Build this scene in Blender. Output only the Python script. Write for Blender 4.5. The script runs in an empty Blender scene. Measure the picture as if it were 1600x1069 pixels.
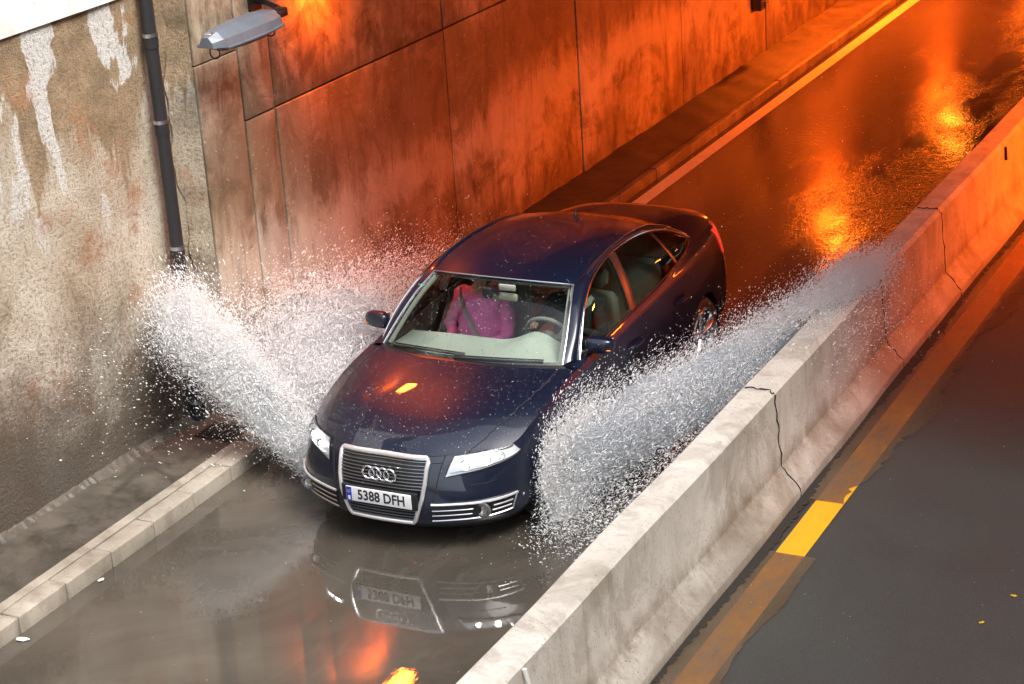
import bpy, bmesh, math, random
import numpy as np
from mathutils import Vector, Matrix
random.seed(7); rng = np.random.default_rng(7)
S = bpy.context.scene
COL = S.collection

# ---------------------------------------------------------------- camera
cam = bpy.data.cameras.new('camera'); camo = bpy.data.objects.new('camera', cam); COL.objects.link(camo)
_a, _b, _c = 0.486116338, 1.20578990, -0.0677328822
Rm = Matrix.Rotation(_a, 3, 'Z') @ Matrix.Rotation(_b, 3, 'X') @ Matrix.Rotation(_c, 3, 'Z')
camo.matrix_world = Matrix.Translation((6.91331, -10.98039, 6.40856)) @ Rm.to_4x4()
cam.sensor_width = 36; cam.sensor_fit = 'HORIZONTAL'; cam.lens = 36 * 3201.2 / 1600
cam.clip_end = 500; cam.clip_start = 0.1
S.camera = camo
# ---------------------------------------------------------------- sky, sun, exposure
W = bpy.data.worlds.new('World'); S.world = W; W.use_nodes = True
nt = W.node_tree; nt.nodes.clear()
sky = nt.nodes.new('ShaderNodeTexSky'); sky.sky_type = 'NISHITA'; sky.sun_disc = False
SUN_EL, SUN_ROT = math.radians(55), math.radians(105)
sky.sun_elevation = SUN_EL; sky.sun_rotation = SUN_ROT; sky.dust_density = 4; sky.ozone_density = 1.0
hs = nt.nodes.new('ShaderNodeHueSaturation'); hs.inputs['Saturation'].default_value = 0.45
bgn = nt.nodes.new('ShaderNodeBackground'); bgn.inputs['Strength'].default_value = 0.15
wo = nt.nodes.new('ShaderNodeOutputWorld')
nt.links.new(sky.outputs[0], hs.inputs['Color']); nt.links.new(hs.outputs[0], bgn.inputs[0]); nt.links.new(bgn.outputs[0], wo.inputs[0])
sl = bpy.data.lights.new('sun', 'SUN'); sl.energy = 1.3; sl.angle = math.radians(35); sl.color = (1, .95, .88)
so = bpy.data.objects.new('sun', sl); COL.objects.link(so)
so.rotation_euler = (math.radians(35), 0, math.radians(75))
S.view_settings.view_transform = 'Standard'; S.view_settings.look = 'None'; S.view_settings.gamma = 1
S.view_settings.exposure = 1.68
S.render.engine = 'CYCLES'
S.cycles.max_bounces = 8; S.cycles.transparent_max_bounces = 24; S.cycles.caustics_reflective = False; S.cycles.caustics_refractive = False
S.cycles.sample_clamp_indirect = 6; S.cycles.volume_bounces = 2

# ---------------------------------------------------------------- material helpers
MATS = {}
class NT:
    def __init__(s, name):
        s.m = bpy.data.materials.new(name); s.m.use_nodes = True; s.t = s.m.node_tree; s.t.nodes.clear()
        s.out = s.n('ShaderNodeOutputMaterial'); s.tc = None
    def n(s, typ, **kw):
        nd = s.t.nodes.new(typ)
        for k, v in kw.items(): setattr(nd, k, v)
        return nd
    def l(s, a, b): s.t.links.new(a, b)
    def coord(s, scale=(1, 1, 1), loc=(0, 0, 0)):
        if not s.tc: s.tc = s.n('ShaderNodeTexCoord')
        mp = s.n('ShaderNodeMapping'); mp.inputs['Scale'].default_value = scale; mp.inputs['Location'].default_value = loc
        s.l(s.tc.outputs['Object'], mp.inputs[0]); return mp.outputs[0]
    def noise(s, sc, detail=5, rough=.6, scale=(1, 1, 1), dist=0, loc=(0, 0, 0)):
        nd = s.n('ShaderNodeTexNoise'); nd.inputs['Scale'].default_value = sc; nd.inputs['Detail'].default_value = detail
        nd.inputs['Roughness'].default_value = rough; nd.inputs['Distortion'].default_value = dist
        s.l(s.coord(scale, loc), nd.inputs['Vector']); return nd.outputs['Fac']
    def ramp(s, fac, stops, interp='LINEAR'):
        r = s.n('ShaderNodeValToRGB'); r.color_ramp.interpolation = interp
        e = r.color_ramp.elements
        while len(e) < len(stops): e.new(.5)
        for i, (p, c) in enumerate(stops):
            e[i].position = p; c = (c, c, c) if isinstance(c, (int, float)) else c
            e[i].color = (*c[:3], 1)
        s.l(fac, r.inputs[0]); return r.outputs[0]
    def mix(s, fac, a, b, mode='MIX'):
        m = s.n('ShaderNodeMix', data_type='RGBA', blend_type=mode); m.clamp_factor = True
        for k, v in ((0, fac), (6, a), (7, b)):
            if isinstance(v, (int, float)): m.inputs[k].default_value = v if k == 0 else (v, v, v, 1)
            elif isinstance(v, tuple): m.inputs[k].default_value = (*v[:3], 1)
            else: s.l(v, m.inputs[k])
        return m.outputs[2]
    def math(s, op, a, b=0.0, clamp=False):
        m = s.n('ShaderNodeMath', operation=op); m.use_clamp = clamp
        for k, v in ((0, a), (1, b)):
            if isinstance(v, (int, float)): m.inputs[k].default_value = v
            else: s.l(v, m.inputs[k])
        return m.outputs[0]
    def sep(s):
        sp = s.n('ShaderNodeSeparateXYZ'); s.l(s.coord(), sp.inputs[0]); return sp.outputs
    def smooth(s, v, a, b):
        m = s.n('ShaderNodeMapRange', interpolation_type='SMOOTHSTEP'); m.inputs[1].default_value = a; m.inputs[2].default_value = b
        s.l(v, m.inputs[0]); return m.outputs[0]
    def bump(s, h, st, dist=.01, nrm=None):
        b = s.n('ShaderNodeBump'); b.inputs['Distance'].default_value = dist
        if isinstance(st, (int, float)): b.inputs['Strength'].default_value = st
        else: s.l(st, b.inputs['Strength'])
        s.l(h, b.inputs['Height'])
        if nrm: s.l(nrm, b.inputs['Normal'])
        return b.outputs[0]
    def bsdf(s, **kw):
        p = s.n('ShaderNodeBsdfPrincipled')
        for k, v in kw.items():
            i = p.inputs[k.replace('_', ' ')]
            if isinstance(v, (int, float)): i.default_value = v
            elif isinstance(v, tuple): i.default_value = (*v[:3], 1) if len(i.default_value) == 4 else v
            else: s.l(v, i)
        return p.outputs[0]
    def done(s, sh, disp=None):
        s.l(sh, s.out.inputs[0]); MATS[s.m.name] = s.m; return s.m

def simple(name, col, rough=.5, metal=0, bump=0, bs=40, coat=0, var=.15, spec=.5, emit=None, es=0):
    t = NT(name)
    f = t.noise(bs * .4, 4)
    c = t.mix(f, tuple(x * (1 - var) for x in col), tuple(min(1, x * (1 + var)) for x in col))
    kw = dict(Base_Color=c, Roughness=rough, Metallic=metal, Coat_Weight=coat, Coat_Roughness=.03, Specular_IOR_Level=spec)
    if bump: kw['Normal'] = t.bump(t.noise(bs, 5), bump)
    if emit: kw['Emission_Color'] = emit; kw['Emission_Strength'] = es
    return t.done(t.bsdf(**kw))

# ---------------------------------------------------------------- geometry helpers
def link(o, parent=None):
    COL.objects.link(o)
    if parent is not None: o.parent = parent
    return o
def mesh_obj(name, verts, faces, mat=None, parent=None, smooth=True, mats=None, mi=None):
    me = bpy.data.meshes.new(name)
    me.from_pydata([tuple(map(float, v)) for v in verts], [], [tuple(map(int, f)) for f in faces])
    if smooth: me.polygons.foreach_set('use_smooth', [True] * len(me.polygons))
    for m in (mats or ([mat] if mat else [])): me.materials.append(m)
    if mi is not None: me.polygons.foreach_set('material_index', list(map(int, mi)))
    me.update()
    return link(bpy.data.objects.new(name, me), parent)
def tag(o, label=None, cat=None, group=None, kind=None):
    if label: o['label'] = label
    if cat: o['category'] = cat
    if group: o['group'] = group
    if kind: o['kind'] = kind
    return o
def empty(name, loc=(0, 0, 0), rz=0):
    o = bpy.data.objects.new(name, None); COL.objects.link(o); o.location = loc; o.rotation_euler = (0, 0, rz); o.empty_display_size = .2
    return o
class MB:
    def __init__(s): s.v = []; s.f = []; s.m = []
    def add(s, v, f, m=0):
        k = len(s.v); s.v += [tuple(x) for x in v]; s.f += [tuple(i + k for i in q) for q in f]; s.m += [m] * len(f); return s
    def box(s, x0, x1, y0, y1, z0, z1, m=0, bev=0):
        if bev <= 0:
            v = [(x, y, z) for z in (z0, z1) for y in (y0, y1) for x in (x0, x1)]
            return s.add(v, [(0, 2, 3, 1), (4, 5, 7, 6), (0, 1, 5, 4), (2, 6, 7, 3), (0, 4, 6, 2), (1, 3, 7, 5)], m)
        bm = bmesh.new(); bmesh.ops.create_cube(bm, size=1)
        for q in bm.verts: q.co = Vector(((x0 + x1) / 2 + q.co.x * (x1 - x0), (y0 + y1) / 2 + q.co.y * (y1 - y0), (z0 + z1) / 2 + q.co.z * (z1 - z0)))
        bmesh.ops.bevel(bm, geom=bm.edges[:], offset=bev, segments=3, profile=.5, affect='EDGES')
        s.bm(bm, m); return s
    def bm(s, bm, m=0):
        bm.verts.index_update(); s.add([q.co[:] for q in bm.verts], [[q.index for q in f.verts] for f in bm.faces], m); bm.free(); return s
    def tube(s, pts, r, n=8, m=0, closed=False, cap=True, flat=1.0):
        pts = [Vector(p) for p in pts]; N = len(pts); k = len(s.v)
        rs = r if isinstance(r, (list, tuple)) else [r] * N
        up = None
        for i, p in enumerate(pts):
            if closed: t = pts[(i + 1) % N] - pts[i - 1]
            else: t = pts[min(i + 1, N - 1)] - pts[max(i - 1, 0)]
            t.normalize()
            if up is None: up = t.orthogonal().normalized()
            up = (up - t * up.dot(t)).normalized(); sd = t.cross(up)
            for j in range(n):
                a = 2 * math.pi * j / n; s.v.append(tuple(p + (up * math.cos(a) * flat + sd * math.sin(a)) * rs[i]))
        M = N if closed else N - 1
        for i in range(M):
            for j in range(n):
                a = k + i * n + j; b = k + i * n + (j + 1) % n; c = k + ((i + 1) % N) * n + (j + 1) % n; d = k + ((i + 1) % N) * n + j
                s.f.append((a, b, c, d)); s.m.append(m)
        if cap and not closed:
            s.f.append(tuple(k + j for j in range(n))[::-1]); s.f.append(tuple(k + (N - 1) * n + j for j in range(n))); s.m += [m, m]
        return s
    def lathe(s, prof, n=48, axis='x', c=(0, 0, 0), m=0):
        k = len(s.v); P = len(prof)
        for i in range(n):
            a = 2 * math.pi * i / n
            for (h, r) in prof:
                if axis == 'x': s.v.append((c[0] + h, c[1] + r * math.cos(a), c[2] + r * math.sin(a)))
                elif axis == 'y': s.v.append((c[0] + r * math.cos(a), c[1] + h, c[2] + r * math.sin(a)))
                else: s.v.append((c[0] + r * math.cos(a), c[1] + r * math.sin(a), c[2] + h))
        for i in range(n):
            for j in range(P - 1):
                a = k + i * P + j; b = k + ((i + 1) % n) * P + j
                s.f.append((a, b, b + 1, a + 1)); s.m.append(m)
        return s
    def build(s, name, mat=None, parent=None, smooth=True, mats=None, auto=True):
        o = mesh_obj(name, s.v, s.f, mat, parent, smooth, mats, s.m if mats else None)
        if smooth and auto:
            bm = bmesh.new(); bm.from_mesh(o.data); bmesh.ops.recalc_face_normals(bm, faces=bm.faces[:])
            for e in bm.edges:
                if len(e.link_faces) == 2 and e.calc_face_angle(0) > .6: e.smooth = False
            bm.to_mesh(o.data); bm.free()
        return o
def spline(pts, n=8, closed=False):
    P = np.array(pts, float); out = []
    N = len(P)
    d = np.linalg.norm(np.diff(P, axis=0), axis=1); t = np.concatenate([[0], np.cumsum(d)])
    tg = np.zeros_like(P)
    for i in range(N):
        if i == 0: tg[i] = (P[1] - P[0]) / d[0]
        elif i == N - 1: tg[i] = (P[-1] - P[-2]) / d[-1]
        else:
            a = (P[i] - P[i - 1]) / d[i - 1]; b = (P[i + 1] - P[i]) / d[i]; tg[i] = (a * d[i] + b * d[i - 1]) / (d[i] + d[i - 1])
    for q in np.linspace(0, t[-1], n):
        i = min(max(np.searchsorted(t, q) - 1, 0), N - 2); h = d[i]; u = (q - t[i]) / h
        out.append((2 * u**3 - 3 * u**2 + 1) * P[i] + (u**3 - 2 * u**2 + u) * h * tg[i] + (-2 * u**3 + 3 * u**2) * P[i + 1] + (u**3 - u**2) * h * tg[i + 1])
    return np.array(out)
def grid_mesh(G, thick=0):
    G = np.asarray(G); a, b = G.shape[:2]
    v = G.reshape(-1, 3); f = [(i * b + j, (i + 1) * b + j, (i + 1) * b + j + 1, i * b + j + 1) for i in range(a - 1) for j in range(b - 1)]
    return v, f
def mirx(v): v = np.array(v, float).copy(); v[:, 0] *= -1; return v

# ================================================================ MATERIALS
def m_stucco():
    t = NT('stucco'); X, Y, Z = t.sep()
    big = t.noise(1.0, 6, .65, dist=.5); fine = t.noise(34, 5, .72); grain = t.noise(95, 3, .7)
    runs = t.noise(2.1, 5, .6, scale=(1, 1.7, .20), dist=.25); runs2 = t.noise(4.5, 5, .6, scale=(1, 1.3, .3), loc=(2, 7, 4))
    base = t.mix(t.ramp(big, [(.36, 0), (.62, 1)]), (.43, .345, .24), (.66, .60, .50))
    # damp brown band under the coping, running down unevenly, olive where it stays wet
    zz0 = t.math('ADD', Z, t.math('MULTIPLY', t.math('SUBTRACT', runs, .5), 3.6))
    band = t.smooth(t.math('ADD', zz0, t.math('MULTIPLY', t.math('SUBTRACT', runs2, .5), .8)), 2.62, 2.86)
    brown = t.mix(t.ramp(t.noise(3.2, 5, .7, loc=(1, 1, 9)), [(.4, 0), (.62, 1)]), (.22, .15, .075), (.40, .28, .165))
    base = t.mix(t.math('MULTIPLY', band, .92), base, brown)
    # patches where newer paint still clings
    w = t.ramp(t.noise(1.55, 6, .55, scale=(1, 1.5, .62), dist=.25, loc=(5, 2.2, 6.1)), [(.585, 0), (.60, 1)])
    base = t.mix(t.math('MULTIPLY', w, t.smooth(Z, 1.7, 2.3)), base, (.66, .645, .60))
    rust = t.ramp(t.noise(2.1, 6, .7, loc=(7, 3.6, 1)), [(.56, 0), (.70, 1)])
    base = t.mix(t.math('MULTIPLY', rust, .75), base, (.40, .17, .065))
    zz = t.math('ADD', Z, t.math('MULTIPLY', t.math('SUBTRACT', big, .5), 1.9))
    zz = t.math('ADD', zz, t.math('MULTIPLY', t.math('SUBTRACT', fine, .5), 1.1))
    zz = t.math('ADD', zz, t.math('MULTIPLY', Y, .10))
    dirt = t.smooth(zz, 1.75, .45)
    base = t.mix(t.math('MULTIPLY', dirt, .90), base, (.055, .038, .024))
    base = t.mix(t.ramp(fine, [(.34, .6), (.50, 0)]), base, (.14, .10, .065))
    h = t.math('ADD', fine, t.math('MULTIPLY', grain, .5))
    r = t.math('SUBTRACT', .8, t.math('MULTIPLY', dirt, .42))
    return t.done(t.bsdf(Base_Color=base, Roughness=r, Normal=t.bump(h, 1.0, .030)))
def m_concrete(name, c0, c1, stain=(.05, .035, .02), amt=.8, low=0.9, tide=False, freckle=False):
    t = NT(name); X, Y, Z = t.sep()
    big = t.noise(.9, 6, .68, dist=.5); st = t.noise(3.2, 6, .7, scale=(1, 1.3, .34), dist=.9); fine = t.noise(45, 4)
    base = t.mix(t.ramp(big, [(.35, 0), (.65, 1)]), c0, c1)
    base = t.mix(t.math('MULTIPLY', t.ramp(st, [(.48, 0), (.70, 1)]), amt), base, stain)
    blot = t.ramp(t.noise(2.2, 6, .72, dist=.8, loc=(2, 5, 1)), [(.5, 0), (.6, 1)])
    base = t.mix(t.math('MULTIPLY', blot, amt * .65), base, stain)
    if low:
        d = t.smooth(t.math('ADD', Z, t.math('MULTIPLY', t.math('SUBTRACT', big, .5), 1.5)), low, 0)
        base = t.mix(t.math('MULTIPLY', d, .5), base, stain)
    if tide:
        zn = t.math('ADD', Z, t.math('MULTIPLY', t.math('SUBTRACT', big, .5), 1.6)); zn = t.math('ADD', zn, t.math('MULTIPLY', t.math('SUBTRACT', t.noise(9, 5, .7, scale=(1, 1, .3)), .5), .5))
        up = t.math('MULTIPLY', t.smooth(zn, 1.25, 1.75), t.smooth(zn, 2.75, 2.1)); base = t.mix(t.math('MULTIPLY', up, .72), base, (.105, .070, .040))
        lt = t.math('MULTIPLY', t.smooth(zn, .75, 1.0), t.smooth(zn, 1.45, 1.15)); base = t.mix(t.math('MULTIPLY', lt, .55), base, (.55, .49, .41))
        dr = t.ramp(t.noise(14, 4, .6, scale=(1, 1.2, .06)), [(.60, 0), (.70, .55)]); base = t.mix(dr, base, (.09, .06, .04))
        sp = t.ramp(t.noise(22, 5, .8), [(.60, 0), (.68, .6)]); base = t.mix(sp, base, (.55, .50, .43))
    if freckle:
        fk = t.ramp(t.noise(38, 5, .85), [(.57, 0), (.66, .75)]); area = t.ramp(t.noise(1.4, 4, .6, loc=(3, 3, 3)), [(.42, 0), (.6, 1)])
        base = t.mix(t.math('MULTIPLY', fk, area), base, (.13, .09, .055))
        ft = t.math('MULTIPLY', t.smooth(Z, .42, .26), t.smooth(Z, .15, .25)); base = t.mix(t.math('MULTIPLY', ft, t.ramp(t.noise(6, 5, .7), [(.4, .1), (.65, .7)])), base, (.19, .14, .09))
    pits = t.ramp(t.noise(60, 2, .5), [(.26, 1), (.31, 0)])
    base = t.mix(pits, base, (.03, .025, .02))
    h = t.math('ADD', fine, t.math('MULTIPLY', big, 1.5))
    r = t.ramp(st, [(.3, .65), (.7, .38)])
    return t.done(t.bsdf(Base_Color=base, Roughness=r, Normal=t.bump(h, .5, .006)))
def m_water():
    t = NT('muddy_water'); X, Y, Z = t.sep()
    big = t.noise(.55, 4, .6, dist=1.2)
    col = t.mix(t.ramp(big, [(.35, 0), (.65, 1)]), (.050, .043, .034), (.088, .076, .061))
    film = t.ramp(t.noise(1.5, 4, .6, scale=(1, .35, 1), dist=2.2, loc=(4, 2, 0)), [(.60, 0), (.68, 1)])
    col = t.mix(t.math('MULTIPLY', film, .12), col, (.16, .145, .125))
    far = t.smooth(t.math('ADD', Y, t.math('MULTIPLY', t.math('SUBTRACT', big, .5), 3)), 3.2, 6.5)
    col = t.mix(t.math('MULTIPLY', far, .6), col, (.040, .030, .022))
    # ripples: nearly still in front of the car, running water farther up the ramp
    r1 = t.noise(9, 3, .55, scale=(1, 1, 1), dist=.6); r2 = t.noise(30, 3, .6, scale=(1.2, .6, 1), dist=.5); r3 = t.noise(2.2, 2, .5, dist=.4)
    grp = t.ramp(t.noise(.7, 3, .6, scale=(1.6, .5, 1), loc=(1, 8, 0)), [(.42, .12), (.62, 1)])
    wet = t.math('MULTIPLY', far, grp)
    side = t.smooth(X, -.2, 1.6)
    wet = t.math('MULTIPLY', wet, t.math('ADD', .35, t.math('MULTIPLY', side, .9)))
    b0 = t.bump(r3, .05, .010)
    b1 = t.bump(t.math('ADD', t.math('MULTIPLY', r1, .8), t.math('MULTIPLY', r2, 1.1)), t.math('ADD', .010, t.math('MULTIPLY', wet, .55)), .013, b0)
    rough = t.math('ADD', .006, t.math('MULTIPLY', far, t.math('MULTIPLY', t.smooth(X, 1.9, -1.2), .13)))
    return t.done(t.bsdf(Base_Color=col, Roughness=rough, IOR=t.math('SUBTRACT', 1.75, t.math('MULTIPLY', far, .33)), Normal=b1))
def m_asphalt():
    t = NT('asphalt'); big = t.noise(.6, 5, .6); f = t.noise(75, 4, .75); f2 = t.noise(110, 4, .8)
    c = t.mix(t.ramp(big, [(.3, 0), (.7, 1)]), (.050, .049, .043), (.072, .070, .061))
    c = t.mix(t.ramp(f2, [(.35, .75), (.7, 0)]), c, (.022, .02, .019))
    c = t.mix(t.ramp(f, [(.58, 0), (.68, .7)]), c, (.19, .17, .155))
    r = t.ramp(big, [(.35, .48), (.65, .66)])
    return t.done(t.bsdf(Base_Color=c, Roughness=r, Normal=t.bump(f, .9, .008)))
def m_film():   # shallow muddy water lying over a road marking
    t = NT('shallow_water')
    b = t.bsdf(Base_Color=(.15, .105, .068), Roughness=.07, IOR=1.4, Normal=t.bump(t.noise(14, 3, .6), .12, .01))
    tr = t.n('ShaderNodeBsdfTransparent'); tr.inputs[0].default_value = (.86, .76, .60, 1)
    ms = t.n('ShaderNodeMixShader'); f = t.ramp(t.noise(2.2, 6, .75, scale=(1, .5, 1)), [(.32, .42), (.66, .80)])
    t.l(f, ms.inputs[0]); t.l(tr.outputs[0], ms.inputs[1]); t.l(b, ms.inputs[2])
    return t.done(ms.outputs[0])
def m_paintline(name, c, wear=.35):
    t = NT(name); f = t.noise(60, 4, .7); g = t.noise(5, 4, .6)
    m = t.math('MULTIPLY', t.ramp(f, [(.40, 1), (.52, 0)]), t.ramp(g, [(.4, wear * .4), (.65, wear * 1.6)]))
    return t.done(t.bsdf(Base_Color=t.mix(m, c, (.09, .075, .06)), Roughness=.4, Normal=t.bump(f, .3, .004)))
def m_paint():
    t = NT('car_paint'); fl = t.noise(900, 2, .5)
    c = t.mix(t.ramp(fl, [(.45, 0), (.7, 1)]), (.0012, .0038, .014), (.0035, .0105, .038))
    # beads of rain on the lacquer
    v = t.n('ShaderNodeTexVoronoi'); v.inputs['Scale'].default_value = 120; t.l(t.coord(), v.inputs['Vector'])
    bead = t.ramp(v.outputs['Distance'], [(.0, 1), (.28, 0)])
    msk = t.ramp(t.noise(9, 4, .7), [(.5, 0), (.62, 1)])
    return t.done(t.bsdf(Base_Color=c, Roughness=.38, Metallic=.12, Specular_IOR_Level=.3, Coat_Weight=1, Coat_Roughness=.015, Coat_IOR=1.45, Normal=t.bump(t.math('MULTIPLY', bead, msk), .35, .0015)))
def m_glass(name, tint=(.80, .90, .84), refl=1.0):
    t = NT(name)
    tr = t.n('ShaderNodeBsdfTransparent'); tr.inputs[0].default_value = (*tint, 1)
    g = t.n('ShaderNodeBsdfGlossy'); g.inputs['Roughness'].default_value = .01
    fr = t.n('ShaderNodeFresnel'); fr.inputs[0].default_value = 1.5
    ms = t.n('ShaderNodeMixShader'); t.l(t.math('MULTIPLY', fr.outputs[0], refl), ms.inputs[0]); t.l(tr.outputs[0], ms.inputs[1]); t.l(g.outputs[0], ms.inputs[2])
    return t.done(ms.outputs[0])
def m_drop():
    t = NT('water_drops')
    a = t.bsdf(Base_Color=(.95, .955, .96), Roughness=.35, IOR=1.33)
    tl = t.n('ShaderNodeBsdfTranslucent'); tl.inputs[0].default_value = (.97, .97, .97, 1)
    ms = t.n('ShaderNodeMixShader'); ms.inputs[0].default_value = .45; t.l(a, ms.inputs[1]); t.l(tl.outputs[0], ms.inputs[2])
    return t.done(ms.outputs[0])
M = {}
M['stucco'] = m_stucco()
M['panel'] = m_concrete('wall_concrete', (.27, .20, .13), (.49, .405, .30), (.055, .034, .016), .8, .8, True)
M['plaster'] = m_concrete('white_plaster', (.74, .72, .67), (.80, .78, .73), (.35, .33, .28), .35, 0)
M['barrier'] = m_concrete('barrier_concrete', (.46, .42, .365), (.63, .59, .53), (.17, .13, .085), .50, .50, False, True)
M['grime'] = m_concrete('grimy_pavement', (.030, .024, .018), (.065, .052, .04), (.015, .012, .009), .7, 0)
M['oldkerb'] = m_concrete('worn_kerb', (.08, .065, .05), (.22, .19, .15), (.03, .024, .018), .7, 0)
M['blocker'] = m_concrete('blocker_render', (.30, .28, .25), (.38, .35, .31), (.15, .13, .11), .4, 0)
M['kerb'] = m_concrete('kerb_stone', (.27, .24, .195), (.40, .355, .295), (.12, .09, .06), .55, 0)
M['path'] = m_concrete('path_concrete', (.050, .042, .033), (.115, .098, .078), (.02, .016, .011), .75, 0)
M['deck'] = m_concrete('deck_concrete', (.09, .075, .06), (.14, .12, .10), (.04, .03, .02), .6, 0)
M['water'] = m_water(); M['asphalt'] = m_asphalt(); M['film'] = m_film()
M['white_line'] = m_paintline('white_line_paint', (.62, .58, .5), .4)
M['yellow_line'] = m_paintline('yellow_line_paint', (.90, .40, .012), .12)
M['earth'] = simple('earth', (.08, .065, .05), .9, bump=.5)
M['paint'] = m_paint(); M['glass'] = m_glass('windscreen_glass', (.93, .98, .94), .7); M['sideglass'] = m_glass('side_glass', (.74, .84, .77), 1.1)
M['lens'] = m_glass('lamp_lens', (.95, .97, .98), .9)
M['chrome'] = simple('chrome', (.80, .80, .82), .10, 1, var=.03)
M['bright'] = simple('bright_trim', (.86, .86, .88), .34, .75, var=.03)
M['satin'] = simple('satin_metal', (.62, .64, .68), .28, 1, var=.05)
M['black'] = simple('black_plastic', (.012, .012, .014), .35)
M['grey'] = simple('grey_plastic', (.10, .11, .12), .45)
M['rubber'] = simple('tyre_rubber', (.018, .018, .018), .6, bump=.2)
M['dash'] = simple('dashboard_cover', (.31, .345, .30), .7, bump=.15, bs=200)
M['beige'] = simple('beige_leather', (.25, .24, .19), .55, bump=.2, bs=60)
M['greycloth'] = simple('grey_trim', (.16, .17, .15), .8, bump=.2, bs=120)
M['reflector'] = simple('lamp_reflector', (.86, .87, .88), .30, .35, var=.12)
M['bulb'] = simple('lit_headlamp_bulb', (.9, .9, .9), .3, emit=(1, .97, .9), es=9.0)
M['amber'] = simple('amber_lens', (.8, .25, .03), .2)
M['redlens'] = simple('red_lens', (.35, .008, .006), .12, coat=1, emit=(1, .05, .03), es=.35)
M['bead'] = simple('water_bead', (.22, .23, .25), .06, .55, var=.1)
M['plate'] = simple('plate_white', (.80, .81, .82), .35, var=.02)
M['plateblue'] = simple('plate_blue', (.01, .05, .45), .35)
M['ink'] = simple('plate_ink', (.012, .012, .014), .5)
M['pink'] = simple('pink_jacket', (.95, .16, .44), .85, bump=.6, bs=30, var=.3)
M['skin'] = simple('skin', (.50, .28, .19), .5, var=.06)
M['darkcloth'] = simple('dark_jacket', (.022, .024, .03), .85, bump=.5, bs=30)
M['jeans'] = simple('dark_trousers', (.03, .035, .05), .85)
M['hair'] = simple('brown_hair', (.06, .03, .015), .6, bump=.8, bs=90)
M['greyhair'] = simple('grey_hair', (.18, .16, .14), .6, bump=.8, bs=90)
M['belt'] = simple('seat_belt', (.33, .31, .26), .6)
M['drops'] = m_drop()
M['pipe'] = simple('pipe_black', (.022, .022, .024), .38, bump=.15, bs=30)
M['lampbody'] = simple('lamp_housing_grey', (.115, .13, .155), .42, .2, bump=.1, bs=20, var=.35)
M['sodium'] = simple('sodium_lamp_glass', (.9, .5, .2), .3, emit=(1, .19, .012), es=24)
M['lampoff'] = simple('unlit_lamp_glass', (.10, .10, .10), .12)
M['iron'] = simple('cast_iron', (.035, .032, .03), .5, .4, bump=.4)
M['crack'] = simple('crack_dark', (.02, .016, .012), .9)
M['joint'] = simple('joint_dark', (.025, .02, .015), .9)
M['leaf'] = simple('yellow_leaf', (.65, .42, .03), .6)
M['white_bit'] = simple('white_scrap', (.75, .72, .68), .6)
M['green'] = simple('green_sticker', (.05, .5, .3), .5)

# ================================================================ THE SETTING
def struct(mb, name, mat, **k): return tag(mb.build(name, mat, **k), kind='structure')
ZF = 70.0
struct(MB().box(-60, 60, -60, 130, -.6, -.12), 'ground', M['earth'])
struct(MB().box(-2.6, 2.2, -14, ZF, -.10, -.055), 'road', M['asphalt'])
def sheet(x0, x1, y0, y1, z, nx=2, ny=2):
    G = [[(x0 + (x1 - x0) * i / (nx - 1), y0 + (y1 - y0) * j / (ny - 1), z) for j in range(ny)] for i in range(nx)]
    v, f = grid_mesh(G); mb = MB(); mb.add(v, [q[::-1] for q in f]); return mb
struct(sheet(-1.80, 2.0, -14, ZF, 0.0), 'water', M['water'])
struct(MB().box(2.2, 7.2, -14, ZF, -.10, 0.0), 'road', M['asphalt'])
# pavement between kerb and wall
def pavement(y0, y1, xa, xb, z):
    ny = max(2, int((y1 - y0) / .06)); xs = np.linspace(xa, xb, 14)
    G = [[(x, y, z + .006 * math.sin(y * 3.1 + x * 4) + .004 * math.sin(y * 11 + x * 9)) for y in np.linspace(y0, y1, ny)] for x in xs]
    v, f = grid_mesh(G); mb = MB(); mb.add(v, [q[::-1] for q in f])
    return mb
pv = pavement(-6, 1.42, -2.62, -1.815, .105)
pv.box(-2.6, -1.815, -6, 1.42, -.09, .09)
struct(pv, 'pavement', M['path'])
struct(pavement(1.43, 30, -2.62, -1.68, .085).box(-2.6, -1.69, 1.43, 30, -.09, .07), 'pavement', M['grime'])
# kerb stones, each slightly out of true
def kerb(y0, y1, step, x0, x1, z, name='kerb', jag=None):
    mb = MB(); y = y0
    while y < y1 - .05:
        L = min(step, y1 - y); dx = random.uniform(-.004, .004); dz = random.uniform(-.004, .004)
        mb.box(x0 + dx, x1 + dx, y + .004, y + L - .004, -.09, z + dz, bev=.012); y += L
    return mb
k1 = kerb(-5.93, 1.10, .5, -1.82, -1.665, .125)
k1.box(-1.915, -1.828, -5.93, 1.0, 0, .121)
struct(k1, 'kerb', M['kerb'])
# broken end of the kerb beside the gully
bm = bmesh.new(); bmesh.ops.create_cube(bm, size=1); bmesh.ops.subdivide_edges(bm, edges=bm.edges[:], cuts=5, use_grid_fill=True)
for q in bm.verts:
    q.co = Vector((-1.80 + q.co.x * .22, 1.22 + q.co.y * .23 + .12 * (q.co.x), .025 + q.co.z * .19)) + Vector([random.uniform(-.012, .012) for _ in range(3)])
struct(MB().bm(bm), 'kerb', M['kerb'])
struct(kerb(1.75, 30, 1.0, -1.685, -1.60, .115), 'kerb', M['oldkerb'])
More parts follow.
